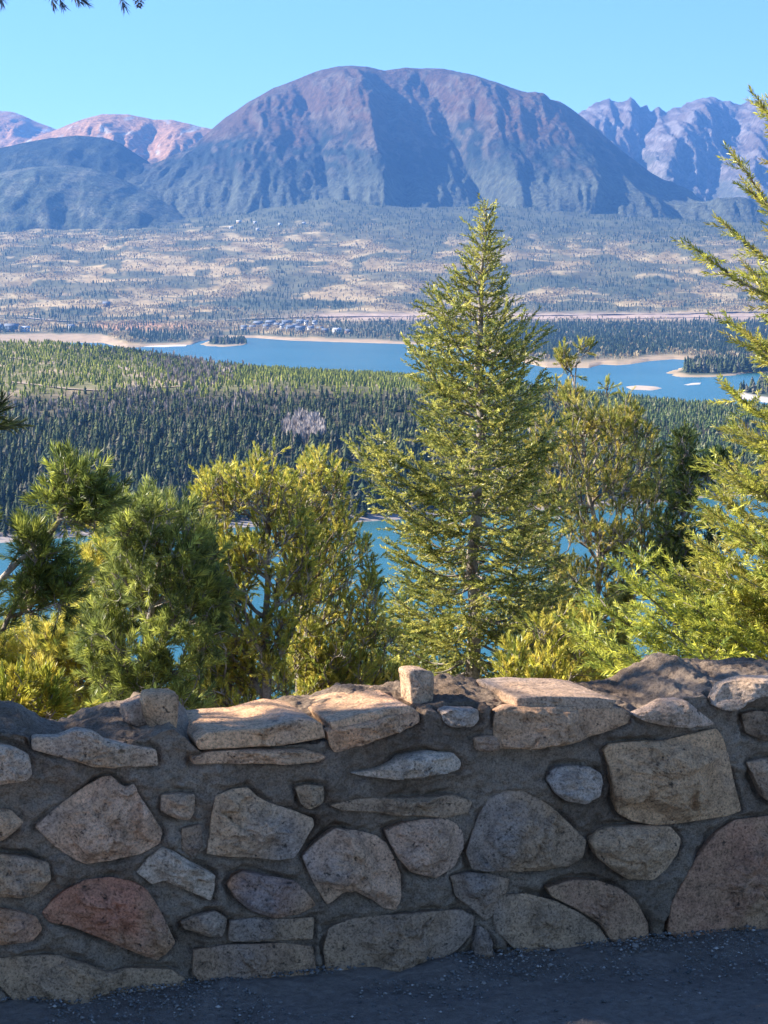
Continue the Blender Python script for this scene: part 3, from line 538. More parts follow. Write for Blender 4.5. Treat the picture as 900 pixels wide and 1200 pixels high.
r_ = rg.gamma(3, .0007, ng) + .0011; gp = np.stack([WP0[0] + gs * WU[0] + gd * WN[0], WP0[1] + gs * WU[1] + gd * WN[1], .012 + .028 * (1 - sstep(0, .22, gd))], -1)
GV = gp[:, None] + ico[None] * r_[:, None, None] * rg.uniform(.6, 1.4, (ng, 6, 1)); GF = (icf[None] + np.arange(ng)[:, None, None] * 6).reshape(-1, 3)
tag(link('gravel', mkmesh('gravel', GV.reshape(-1, 3), GF, MT_GRAVEL)), 'loose grit and gravel along the foot of the stone wall', 'gravel', kind='stuff')
# ------------------------------------------------------------------ the stone wall
def wallpt(px, py, back=0.0):
    a, sl = ray(px, py); x0, y0 = WP0 - WN * back; t = (x0 * WN[0] + y0 * WN[1]) / (a * WN[0] + WN[1]); return (a * t - x0) * WU[0] + (t - y0) * WU[1], EYE + sl * t
TOP = [(-60, 818), (-20, 818), (0, 822), (12, 824), (25, 833), (45, 846), (70, 851), (82, 846), (95, 838), (112, 832), (130, 827), (150, 823), (162, 816), (190, 814), (203, 822), (212, 836), (230, 846), (260, 840), (300, 831), (320, 827), (335, 816), (370, 813), (400, 804), (440, 801), (475, 800), (520, 796), (540, 798), (580, 800), (588, 797), (600, 796), (620, 799), (660, 801), (700, 801), (718, 797), (728, 788), (742, 783), (755, 779), (765, 772), (778, 770), (790, 776), (810, 783), (830, 779), (850, 776), (900, 769), (960, 770)]
tp = np.array(TOP, float); ts, tz = wallpt(tp[:, 0], tp[:, 1], .30)
def crest(s): return np.interp(s, ts, tz) * (np.abs(s - .95) < 1.35) + (np.abs(s - .95) >= 1.35) * (np.where(s < .9, tz[0], tz[-1]) + .03 * perlin(s * 2.2, 0.0, 6))
FRONT = [(-60, 835), (0, 850), (60, 862), (140, 850), (200, 850), (235, 880), (330, 870), (375, 868), (420, 838), (490, 826), (560, 826), (640, 824), (720, 822), (760, 812), (830, 815), (960, 800)]
fp = np.array(FRONT, float); fs, fz = wallpt(fp[:, 0], fp[:, 1], .02)
def front(s): return np.minimum(np.interp(s, fs, fz), crest(s) - .02)
ss = np.concatenate([np.linspace(-6, -.45, 110), np.linspace(-.44, 2.36, 640), np.linspace(2.4, 8, 110)])
nf, ntp, nb = 190, 90, 24
cz = crest(ss); cz = cz; fz_ = front(ss); cols_ = []
t = np.linspace(0, 1, nf)[:, None]; A1 = np.stack([np.zeros_like(t) * ss + .0, -.06 + t * (fz_ + .06)[None]], -1)
t = np.linspace(0, 1, ntp + 1)[1:, None]; b_ = t * .42; rise = sstep(0, .62, t) ; A2 = np.stack([b_ + 0 * ss, fz_[None] * (1 - rise) + cz[None] * rise - .05 * sstep(.75, 1, t)], -1)
t = np.linspace(0, 1, nb + 1)[1:, None]; A3 = np.stack([.42 + .05 * t + 0 * ss, (cz[None] - .05) * (1 - t) + t * -.9], -1)
W = np.concatenate([A1, A2, A3]); SS = np.broadcast_to(ss, W.shape[:2]); B = W[..., 0]; Z = W[..., 1]
# displacement: along the outward normal in the (depth, height) section
dB = np.gradient(B, axis=0); dZ = np.gradient(Z, axis=0); ln = np.hypot(dB, dZ) + 1e-9; nb_, nz_ = -dZ / ln, dB / ln
capm = sstep(-.04, .0, Z - front(ss)[None])
big = fbm(SS * 3.2, Z * 4 + B * 3, 3, 3); mid = fbm(SS * 11, Z * 13, B * 11, 4); fine = fbm(SS * 45, Z * 50, B * 45, 3); rid = ridged(SS * 6, Z * 9, B * 6 + 2, 3)
capq = 1 - .6 * capm; dsp = .016 * big + (.015 * mid + .006 * rid) * capq + .0065 * fine + capm * (.003 * rid)
stone_polys = None
MORT = (B, Z, nb_, nz_, dsp)
def toworld(s, out, z):
    return np.stack([WP0[0] + s * WU[0] + out * WN[0], WP0[1] + s * WU[1] + out * WN[1], z + 0 * s], -1)
STONES = [
 ([(36, 867), (40, 863), (67, 863), (90, 853), (110, 856), (124, 866), (150, 872), (183, 878), (185, 897), (150, 898), (110, 897), (67, 886), (37, 878)], (.36, .33, .31), .055),
 ([(-30, 868), (0, 870), (15, 873), (33, 883), (37, 905), (30, 912), (0, 917), (-30, 915)], (.36, .34, .33), .055),
 ([(-30, 945), (0, 946), (12, 948), (28, 963), (15, 975), (0, 985), (-30, 985)], (.38, .32, .27), .05),
 ([(40, 968), (58, 952), (75, 938), (100, 920), (120, 909), (130, 908), (140, 918), (148, 921), (157, 917), (162, 930), (175, 950), (190, 973), (187, 988), (165, 1000), (130, 1008), (100, 1012), (85, 1006), (62, 990), (48, 976)], (.37, .30, .26), .045),
 ([(188, 931), (205, 928), (228, 930), (227, 952), (220, 961), (203, 957), (187, 950)], (.33, .29, .27), .035),
 ([(252, 932), (270, 924), (290, 922), (300, 932), (312, 939), (340, 948), (366, 958), (368, 966), (357, 985), (345, 1005), (325, 1008), (290, 1004), (260, 1003), (241, 1000), (245, 975), (247, 955)], (.36, .31, .26), .05),
 ([(224, 888), (245, 880), (300, 877), (355, 877), (380, 884), (370, 891), (300, 893), (225, 895)], (.42, .32, .25), .05),
 ([(382, 856), (400, 851), (420, 846), (450, 838), (480, 831), (490, 834), (491, 846), (470, 855), (430, 866), (391, 882), (385, 872)], (.42, .30, .22), .06),
 ([(516, 833), (525, 829), (545, 830), (559, 830), (561, 843), (550, 851), (525, 851), (517, 843)], (.33, .34, .36), .04),
 ([(409, 905), (440, 901), (455, 893), (470, 885), (500, 878), (530, 881), (540, 892), (538, 901), (510, 906), (455, 911), (425, 909)], (.36, .37, .38), .06),
 ([(345, 922), (360, 918), (378, 920), (378, 940), (360, 948), (351, 941)], (.24, .22, .19), .03),
 ([(385, 943), (400, 939), (420, 935), (470, 933), (530, 931), (553, 938), (548, 952), (520, 958), (460, 953), (400, 949)], (.24, .21, .18), .045),
 ([(450, 973), (470, 963), (495, 959), (520, 958), (535, 965), (542, 975), (543, 992), (532, 1015), (510, 1029), (480, 1021), (465, 1005), (456, 988)], (.34, .28, .25), .045),
 ([(353, 1003), (370, 986), (392, 970), (415, 972), (440, 978), (452, 987), (462, 1005), (469, 1025), (469, 1048), (464, 1066), (450, 1064), (436, 1054), (415, 1043), (402, 1045), (392, 1053), (383, 1060), (376, 1050), (368, 1036), (360, 1020)], (.36, .29, .25), .05),
 ([(545, 1000), (552, 975), (560, 955), (572, 935), (590, 926), (610, 925), (640, 940), (665, 963), (687, 985), (682, 1005), (665, 1015), (630, 1020), (590, 1020), (552, 1018)], (.24, .21, .18), .05),
 ([(577, 868), (577, 845), (580, 833), (592, 827), (640, 826), (700, 827), (730, 830), (738, 836), (736, 847), (710, 857), (680, 866), (640, 873), (600, 876), (581, 876)], (.35, .27, .21), .065),
 ([(553, 864), (566, 860), (582, 862), (583, 878), (568, 880), (555, 878)], (.24, .2, .18), .04),
 ([(741, 838), (760, 829), (775, 820), (797, 818), (810, 826), (822, 836), (838, 848), (825, 851), (800, 850), (775, 849), (755, 845)], (.38, .36, .36), .06),
 ([(833, 826), (838, 812), (845, 801), (870, 793), (900, 793), (935, 793), (935, 807), (900, 809), (880, 813), (868, 816), (853, 831), (842, 830)], (.35, .37, .40), .075),
 ([(637, 912), (642, 903), (650, 897), (668, 895), (688, 897), (702, 905), (704, 917), (698, 932), (680, 940), (660, 937), (647, 928)], (.30, .33, .38), .06),
 ([(706, 879), (712, 871), (745, 868), (780, 866), (815, 858), (838, 853), (846, 862), (853, 885), (858, 910), (868, 950), (850, 956), (800, 964), (765, 967), (740, 962), (722, 952), (717, 930), (713, 900)], (.35, .28, .21), .07),
 ([(873, 893), (895, 887), (940, 889), (940, 945), (910, 943), (893, 935), (885, 915)], (.30, .26, .23), .05),
 ([(688, 985), (698, 972), (712, 967), (750, 965), (785, 968), (797, 982), (793, 1000), (780, 1018), (765, 1031), (735, 1030), (715, 1018), (697, 1003)], (.32, .27, .22), .055),
 ([(838, 975), (860, 960), (900, 955), (950, 960), (960, 1010), (950, 1085), (890, 1092), (840, 1098), (800, 1104), (781, 1092), (785, 1060), (800, 1030), (815, 1005)], (.25, .17, .14), .05),
 ([(-30, 998), (0, 1000), (30, 1002), (57, 1010), (58, 1030), (45, 1045), (20, 1050), (-30, 1048)], (.30, .25, .20), .045),
 ([(-30, 1060), (0, 1062), (20, 1065), (42, 1073), (50, 1088), (38, 1103), (10, 1106), (-30, 1105)], (.30, .20, .15), .045),
 ([(48, 1069), (60, 1055), (75, 1043), (100, 1030), (130, 1027), (158, 1032), (172, 1042), (185, 1062), (195, 1083), (204, 1102), (195, 1115), (184, 1125), (165, 1118), (140, 1108), (110, 1096), (80, 1084), (57, 1080)], (.28, .16, .13), .05),
 ([(158, 1021), (172, 1005), (190, 991), (203, 996), (225, 1010), (252, 1025), (251, 1040), (247, 1055), (222, 1044), (205, 1036), (190, 1030), (178, 1036)], (.33, .34, .35), .045),
 ([(210, 1080), (230, 1071), (252, 1066), (266, 1076), (262, 1094), (255, 1098), (235, 1093), (215, 1088)], (.22, .20, .18), .03),
 ([(-10, 1122), (30, 1119), (65, 1118), (100, 1127), (125, 1138), (150, 1133), (200, 1135), (217, 1146), (215, 1160), (190, 1165), (165, 1180), (140, 1187), (60, 1187), (20, 1177), (-5, 1150)], (.22, .19, .16), .05),
 ([(265, 1036), (272, 1026), (285, 1020), (310, 1024), (345, 1031), (362, 1048), (370, 1060), (350, 1071), (320, 1075), (292, 1066), (275, 1052)], (.25, .16, .12), .04),
 ([(378, 1110), (385, 1086), (410, 1076), (445, 1072), (490, 1068), (540, 1065), (556, 1074), (552, 1095), (535, 1113), (510, 1127), (480, 1137), (445, 1150), (410, 1162), (390, 1152), (380, 1132)], (.22, .19, .165), .05),
 ([(226, 1112), (265, 1106), (330, 1104), (366, 1108), (370, 1135), (364, 1160), (300, 1172), (245, 1165), (225, 1140)], (.17, .14, .125), .02),
 ([(526, 1026), (548, 1021), (570, 1022), (597, 1029), (592, 1047), (580, 1070), (568, 1079), (550, 1063), (533, 1050)], (.20, .175, .155), .02),
 ([(574, 1060), (590, 1048), (615, 1046), (650, 1055), (680, 1070), (702, 1086), (717, 1110), (700, 1122), (660, 1128), (625, 1122), (600, 1110), (580, 1090)], (.19, .175, .165), .02),
 ([(640, 1040), (670, 1030), (700, 1031), (725, 1040), (745, 1055), (758, 1080), (760, 1100), (740, 1112), (720, 1108), (700, 1080), (670, 1062), (645, 1050)], (.21, .15, .13), .02),
 ([(268, 1078), (300, 1074), (340, 1076), (368, 1074), (366, 1100), (330, 1101), (290, 1103), (266, 1102)], (.17, .155, .145), .02),
 ([(212, 970), (235, 965), (238, 990), (226, 1005), (212, 995)], (.15, .14, .14), .02),
 ([(560, 1083), (572, 1092), (577, 1118), (570, 1138), (556, 1130), (553, 1105)], (.18, .16, .15), .03),
 ([(885, 1098), (940, 1090), (960, 1110), (930, 1118), (880, 1112)], (.18, .16, .15), .03),
 ([(868, 836), (885, 832), (930, 836), (930, 862), (895, 868), (872, 858)], (.12, .11, .105), .02),
]
wall = empty('stone_wall', (WP0[0], WP0[1], 0), 'low rubble wall of pale granite stones in rough mortar, edging the paved lookout', 'wall')
WINV = np.array((WP0[0], WP0[1], 0))
def make_stone(bs, bz, colr, h, seed, back=.03, base=0.0, tilt=None):
    """bs,bz: outline in wall coordinates (m)"""
    r = np.random.default_rng(seed); B2 = np.stack([bs, bz], -1); nx = np.roll(B2, -1, 0); L = np.linalg.norm(nx - B2, axis=1); per = L.sum(); n = int(max(40, min(260, per / .005)))
    cum = np.concatenate([[0], np.cumsum(L)]); q = np.linspace(0, per, n, endpoint=False); i = np.searchsorted(cum, q, side='right') - 1; f = ((q - cum[i]) / L[i])[:, None]; E = B2[i] * (1 - f) + nx[i] * f
    for _ in range(1): E = .5 * E + .25 * (np.roll(E, 1, 0) + np.roll(E, -1, 0))
    cr = np.cross(B2, nx); ar = cr.sum() / 2; cen = ((B2 + nx) * cr[:, None]).sum(0) / (6 * ar); size = math.sqrt(abs(ar))
    d = E - cen; rad = np.linalg.norm(d, axis=1)[:, None]; jit = .006 * fbm(E[:, 0] * 60, E[:, 1] * 60, seed, 3) + .0035 * ridged(E[:, 0] * 22, E[:, 1] * 22, seed, 2); E = E + d / rad * jit[:, None]
    bw = np.minimum(.009, .2 * rad[:, 0].min()); insets = np.array([.5, .35, 0, .1, .35, .7, 1.2]) * bw; K = int(max(6, size / 2 / .0045)); V = []; P2 = []
    hh = np.array([-back, .0, .45, .74, .92, .98, 1.0])
    for k in range(7): P2.append((cen + d / rad * (rad - insets[k]), hh[k]))
    for k in range(1, K + 1): P2.append((cen + d / rad * (rad - insets[-1]) * (1 - k / K), 1.0))
    ta = r.uniform(-.16, .16); tb = r.uniform(-.16, .10) if tilt is None else tilt
    fac = [(r.uniform(0, 6.28), r.uniform(.25, .9), r.uniform(.2, .62) * size) for _ in range(9)]
    nc_ = 9; CS_ = r.uniform(-.75, .75, (nc_, 2)) * size; CO_ = r.uniform(-.006, .004, nc_); CT_ = r.uniform(-.14, .14, (nc_, 2))
    rows_ = []
    for k, (Q, hk) in enumerate(P2):
        e = Q - cen
        if k == 0: rows_.append(toworld(Q[:, 0], base + np.full(n, -back), Q[:, 1])); continue
        top = h + ta * e[:, 0] + tb * e[:, 1]
        for an, sl, of in fac: top = np.minimum(top, h + sl * (of * .55 - (e[:, 0] * math.cos(an) + e[:, 1] * math.sin(an))))
        top = top + .0025 * ridged(Q[:, 0] * 75, Q[:, 1] * 75, seed, 2) + .012 * fbm(Q[:, 0] * 12, Q[:, 1] * 12, seed * 1.7, 5, .6) + .005 * ridged(Q[:, 0] * 20 + Q[:, 1] * 6, Q[:, 1] * 26, seed, 4) 
        wx = e + .012 * np.stack([fbm(Q[:, 0] * 18, Q[:, 1] * 18, seed + 3.3, 3), fbm(Q[:, 0] * 18, Q[:, 1] * 18, seed + 8.1, 3)], -1); ci = np.argmin(((wx[:, None] - CS_[None]) ** 2).sum(-1), axis=1); top = top + CO_[ci] + (e * CT_[ci]).sum(-1)
        top = np.maximum(top, .010)
        wob = .8 + .35 * perlin(E[:, 0] * 25, E[:, 1] * 25, seed)
        o_ = top * (hk if k > 6 else min(1, hk) ** 1.0) if k > 6 else top * np.clip(hk * wob, 0, 1) * (1.0 if k < 6 else 1)
        if k in (1,): o_ = np.full(n, .0) - .004
        rows_.append(toworld(Q[:, 0], base + o_, Q[:, 1]))
    V = np.array(rows_) - WINV; K2 = len(V); j = np.arange(n); Fq = []
    for k in range(K2 - 1): Fq.append(np.stack([k * n + j, k * n + (j + 1) % n, (k + 1) * n + (j + 1) % n, (k + 1) * n + j], -1))
    o = link('stone', mkmesh('stone', V.reshape(-1, 3), np.concatenate(Fq), MT_STONE), wall); o.color = (*colr, 1); return o
allp = []
for k, (poly, colr) in enumerate([([(228, 868), (240, 858), (270, 855), (300, 853), (345, 842), (376, 846), (381, 864), (330, 873), (232, 878)], (.50, .38, .28)), ([(386, 846), (420, 836), (450, 830), (478, 826), (488, 832), (470, 846), (392, 864)], (.46, .36, .28)), ([(604, 818), (640, 815), (700, 817), (722, 820), (715, 830), (606, 832)], (.30, .27, .25))]):  # first two slabs paler and warmer: sunlight on the cap put into their colour
    q = np.array(poly, float); s_, z_ = wallpt(q[:, 0], q[:, 1], .0); make_stone(s_, z_, colr, .016, 150 + k, back=.27)
for k, (poly, colr, h) in enumerate(STONES):
    q = np.array(poly, float); s_, z_ = wallpt(q[:, 0], q[:, 1], -.0); allp.append((s_, z_, h)); o = make_stone(s_, z_, colr, h * .85, k + 1)
    if k == 26: o['label'] = 'large reddish stone shaped like a half moon, low on the left'
    if k == 20: o['label'] = 'largest square-cut buff stone on the right'
    if k == 19: o['label'] = 'small blue-grey rounded stone sticking out'
# stones outside the frame: the wall goes on both ways
r = np.random.default_rng(99)
for side in (-1, 1):
    s0 = -.55 if side < 0 else 2.45
    for a in range(17):
        x = s0 + side * a * .27; zc = .06 + .02 * r.uniform()
        for rowi in range(3):
            hh_ = r.uniform(.07, .10); ww = r.uniform(.115, .15); cxx = x + side * .13 * (rowi % 2) + r.uniform(-.02, .02); czz = .12 + rowi * .2 + r.uniform(-.02, .02); m_ = 9; an = np.linspace(0, 6.28, m_, endpoint=False) + r.uniform(-.2, .2, m_); rr = r.uniform(.8, 1.15, m_)
            base_c = np.array([(.36, .3, .26), (.33, .33, .34), (.28, .18, .14), (.24, .21, .18)])[r.integers(0, 4)]
            make_stone(cxx + np.cos(an) * ww * rr, czz + np.sin(an) * hh_ * rr, base_c, .04, 200 + a * 3 + rowi + (60 if side > 0 else 0))
# mortar: push the joint back a little around each stone so that edges catch a shadow
gap = np.full(B.shape, 1.0)
for s_, z_, h in allp:
    lo_s, hi_s, lo_z, hi_z = s_.min() - .04, s_.max() + .04, z_.min() - .04, z_.max() + .04
    mk = (SS > lo_s) & (SS < hi_s) & (Z > lo_z) & (Z < hi_z) & (B < .05)
    if not mk.any(): continue
    px_, pz_ = SS[mk], Z[mk]; ins = np.zeros(len(px_), bool); dm = np.full(len(px_), 9.0)
    for i in range(len(s_)):
        a, b = (s_[i], z_[i]), (s_[(i + 1) % len(s_)], z_[(i + 1) % len(s_)])
        if a[1] != b[1]: ins ^= ((a[1] > pz_) != (b[1] > pz_)) & (px_ < (b[0] - a[0]) * (pz_ - a[1]) / (b[1] - a[1]) + a[0])
        ab = (b[0] - a[0], b[1] - a[1]); tt = np.clip(((px_ - a[0]) * ab[0] + (pz_ - a[1]) * ab[1]) / (ab[0] ** 2 + ab[1] ** 2 + 1e-12), 0, 1); dm = np.minimum(dm, np.hypot(px_ - a[0] - tt * ab[0], pz_ - a[1] - tt * ab[1]))
    g = np.where(ins, 0, sstep(.0, .016, dm)); gap[mk] = np.minimum(gap[mk], g)
dsp = dsp + .013 * sstep(.15, .55, perlin(SS * 8, Z * 8, 77)) * (B < .05) + .002 * ridged(SS * 70, Z * 70, 3, 2) * (B < .05); smear = sstep(-.25, .3, perlin(SS * 9, Z * 9, 31)); dsp = dsp - (.004 + .016 * smear) * (1 - gap) * (B < .05)
dsp = np.where((gap < .02) & (B < .05), np.minimum(dsp, .004), dsp)
MV = toworld(SS, -(B) - nb_ * dsp * 1.0, Z + nz_ * dsp) - WINV
link('mortar', mkmesh('mortar', MV.reshape(-1, 3), gridfaces(*B.shape), MT_MORTAR), wall)
# knobs of stone standing up out of the cap
def cap_rock(px, py0, py1, wpx, back, colr, seed):
    s0, z1 = wallpt(px, py0, back); _, z0 = wallpt(px, py1, back); wd = wpx / F * 5.1 / 2; hh = (z1 - z0) / 2; U, Vn = 26, 18
    th = np.linspace(0, 2 * math.pi, U, endpoint=False)[None]; ph = np.linspace(-1.45, 1.57, Vn)[:, None]; nx_ = np.cos(ph) * np.cos(th); ny_ = np.cos(ph) * np.sin(th); nz2 = np.sin(ph) + 0 * th
    p_ = 4.5; k_ = (np.abs(nx_) ** p_ + np.abs(ny_) ** p_ + np.abs(nz2) ** p_) ** (-1 / p_); k_ = k_ * (1 + .12 * fbm(nx_ * 1.2, ny_ * 1.2, nz2 * 1.2 + seed, 5, .6)); q3 = np.random.default_rng(seed).normal(size=(7, 3)); q3 /= np.linalg.norm(q3, axis=1)[:, None]
    for w3 in q3: k_ = np.minimum(k_, .8 / np.maximum(.05, nx_ * w3[0] + ny_ * w3[1] + nz2 * w3[2])) 
    V = toworld(s0 + nx_ * k_ * wd, -back + ny_ * k_ * wd * 1.1, z0 + hh + nz2 * k_ * (hh + .01)) - WINV
    Fq = [(i * U + j, i * U + (j + 1) % U, (i + 1) * U + (j + 1) % U, (i + 1) * U + j) for i in range(Vn - 1) for j in range(U)]
    o = link('stone', mkmesh('stone', V.reshape(-1, 3), np.array(Fq), MT_STONE, smooth=True), wall); o.color = (*colr, 1)
cap_rock(187, 814, 856, 46, .10, (.34, .26, .19), 3); cap_rock(166, 818, 850, 44, .14, (.24, .21, .2), 4); 
s_, z_ = wallpt(np.array([478, 481, 492, 505, 508, 508, 506, 482, 480.]), np.array([789, 786, 784.5, 786, 789, 802, 826, 828, 802.]), .10); make_stone(s_, z_, (.33, .29, .25), .012, 171, back=.08, base=-.10)
# ------------------------------------------------------------------ near trees
def norm(v): return v / (np.linalg.norm(v, axis=-1, keepdims=True) + 1e-12)
def frames(D, rng):
    D = norm(D); r = norm(rng.normal(size=D.shape)); X = norm(np.cross(D, r)); return X, np.cross(D, X), D
def needle_tpl(n, stem, nl, wd, a0, a1, seed, tipbias=0.0):
    """brush of needles round a stem along +Z"""
    r = np.random.default_rng(seed); V = []; 
    for i in range(n):
        t = (i + r.random()) / n; t = t ** (1 - .4 * tipbias); an = r.uniform(0, 6.28); el = math.radians(r.uniform(a0, a1)) * (1 - .55 * t * (1 if tipbias else .6)); L = nl * r.uniform(.75, 1.1)
        d = np.array((math.sin(el) * math.cos(an), math.sin(el) * math.sin(an), math.cos(el))); s = norm(np.cross(d, r.normal(size=3))) * wd / 2; p = np.array((0, 0, t * stem)); m_ = p + d * L * .55
        V += [p + s * .5, m_ + s, p + d * L, p - s * .5, m_ - s]
    V = np.array(V); Fc = np.array([(5 * i, 5 * i + 1, 5 * i + 2, 5 * i + 4, 5 * i + 3) for i in range(n)]); return V, Fc
def place(tpls, P, D, S, Cs, rng):
    k = rng.integers(0, len(tpls), len(P)); X, Y, Z = frames(D, rng); VV = []; FF = []; CC = []; off = 0
    for q, (V, Fc) in enumerate(tpls):
        I = np.where(k == q)[0]
        if not len(I): continue
        W_ = (V[None, :, 0, None] * X[I, None] + V[None, :, 1, None] * Y[I, None] + V[None, :, 2, None] * Z[I, None]) * S[I, None, None] + P[I, None]
        VV.append(W_.reshape(-1, 3)); FF.append((Fc[None] + (off + np.arange(len(I)) * len(V))[:, None, None]).reshape(-1, Fc.shape[1])); off += len(I) * len(V); CC.append(np.repeat(Cs[I], len(V), 0))
    return np.concatenate(VV), np.concatenate(FF), np.concatenate(CC)
class Wood:
    def __init__(s): s.V = []; s.F = []; s.n = 0
    def tube(s, P, R, sides=5):
        P = np.asarray(P, float); R = np.asarray(R, float); m_ = len(P)
        if m_ < 2: return
        T = np.gradient(P, axis=0); T = norm(T); ref = np.array((.3, .2, 1.)) if abs(T[0, 2]) < .9 else np.array((1., .1, 0)); X = norm(np.cross(T, ref)); Y = np.cross(T, X); a = np.arange(sides) * 2 * math.pi / sides
        V = P[:, None] + (np.cos(a)[None, :, None] * X[:, None] + np.sin(a)[None, :, None] * Y[:, None]) * R[:, None, None]; s.V.append(V.reshape(-1, 3)); j = np.arange(sides); 
        for k in range(m_ - 1): s.F.append(np.stack([s.n + k * sides + j, s.n + k * sides + (j + 1) % sides, s.n + (k + 1) * sides + (j + 1) % sides, s.n + (k + 1) * sides + j], -1))
        s.n += m_ * sides
    def build(s, name, parent, org):
        return link(name, mkmesh(name, np.concatenate(s.V) - org, np.concatenate(s.F), MT_BARK, smooth=True), parent)
NTP = {'pine': [needle_tpl(38, .085, .055, .0040, 25, 75, s, 1) for s in range(4)], 'limber': [needle_tpl(36, .09, .040, .0045, 18, 55, s + 9, 1) for s in range(4)], 'spruce': [needle_tpl(26, .10, .025, .0066, 32, 60, s + 20) for s in range(4)], 'bough': [needle_tpl(30, .095, .026, .0042, 30, 60, s + 30) for s in range(4)]}
def palette(n, pal, rng, jit=.2):
    pal = np.array(pal); i = rng.integers(0, len(pal), n); j = rng.integers(0, len(pal), n); t = rng.random((n, 1)); return np.clip((pal[i] * t + pal[j] * (1 - t)) * rng.uniform(1 - jit, 1 + jit, (n, 1)), .004, .9)
def finish(name, org, label, cat, wood, shoots, kind, pal, rng, group=None, size=1.0, cols=None):
    e = empty(name, tuple(org), label, cat, group); org = np.array(org)
    wood.build('trunk', e, org)
    P = np.array([q[0] for q in shoots]); D = np.array([q[1] for q in shoots]); n = len(P); S = rng.uniform(.8, 1.2, n) * size
    Cs = palette(n, pal, rng) if cols is None else cols; V, Fc, Cc = place(NTP[kind], P - org, D, S, Cs, rng)
    link('crown', mkmesh('crown', V, Fc, MT_NEEDLE, Cc), e); return e
def inpoly(poly, P):
    q = np.array(poly, float); w = np.zeros(len(P), bool)
    for i in range(len(q)):
        a, b = q[i], q[(i + 1) % len(q)]
        if a[1] != b[1]: w ^= ((a[1] > P[:, 1]) != (b[1] > P[:, 1])) & (P[:, 0] < (b[0] - a[0]) * (P[:, 1] - a[1]) / (b[1] - a[1]) + a[0])
    return w
def crown_targets(polys, Y, rng, depth=.8, lump=0.0, seed=0):
    """polys: (outline in the photo, count); the depth of the crown follows its width"""
    out = []
    for poly, n in polys:
        q = np.array(poly, float); lo, hi = q.min(0), q.max(0); hw = (hi[0] - lo[0]) / 2; got = 0; 
        while got < n:
            p = rng.uniform(lo, hi, (n * 3, 2)); p = p[inpoly(poly, p)]
            hwm = hw / F * Y; dmax = depth * hwm * np.sqrt(np.clip(1 - ((p[:, 0] - (lo[0] + hi[0]) / 2) / hw) ** 2, .12, 1)); dy = rng.uniform(-1, 1, len(p)) * dmax; P = PT(p[:, 0], p[:, 1], Y + dy)
            if lump: P = P[perlin(P[:, 0] * 3.2, P[:, 1] * 3.2, P[:, 2] * 3.2 + seed) > -1 + lump]
            P = P[:n - got]; out.append(P); got += len(P)
    return np.concatenate(out)
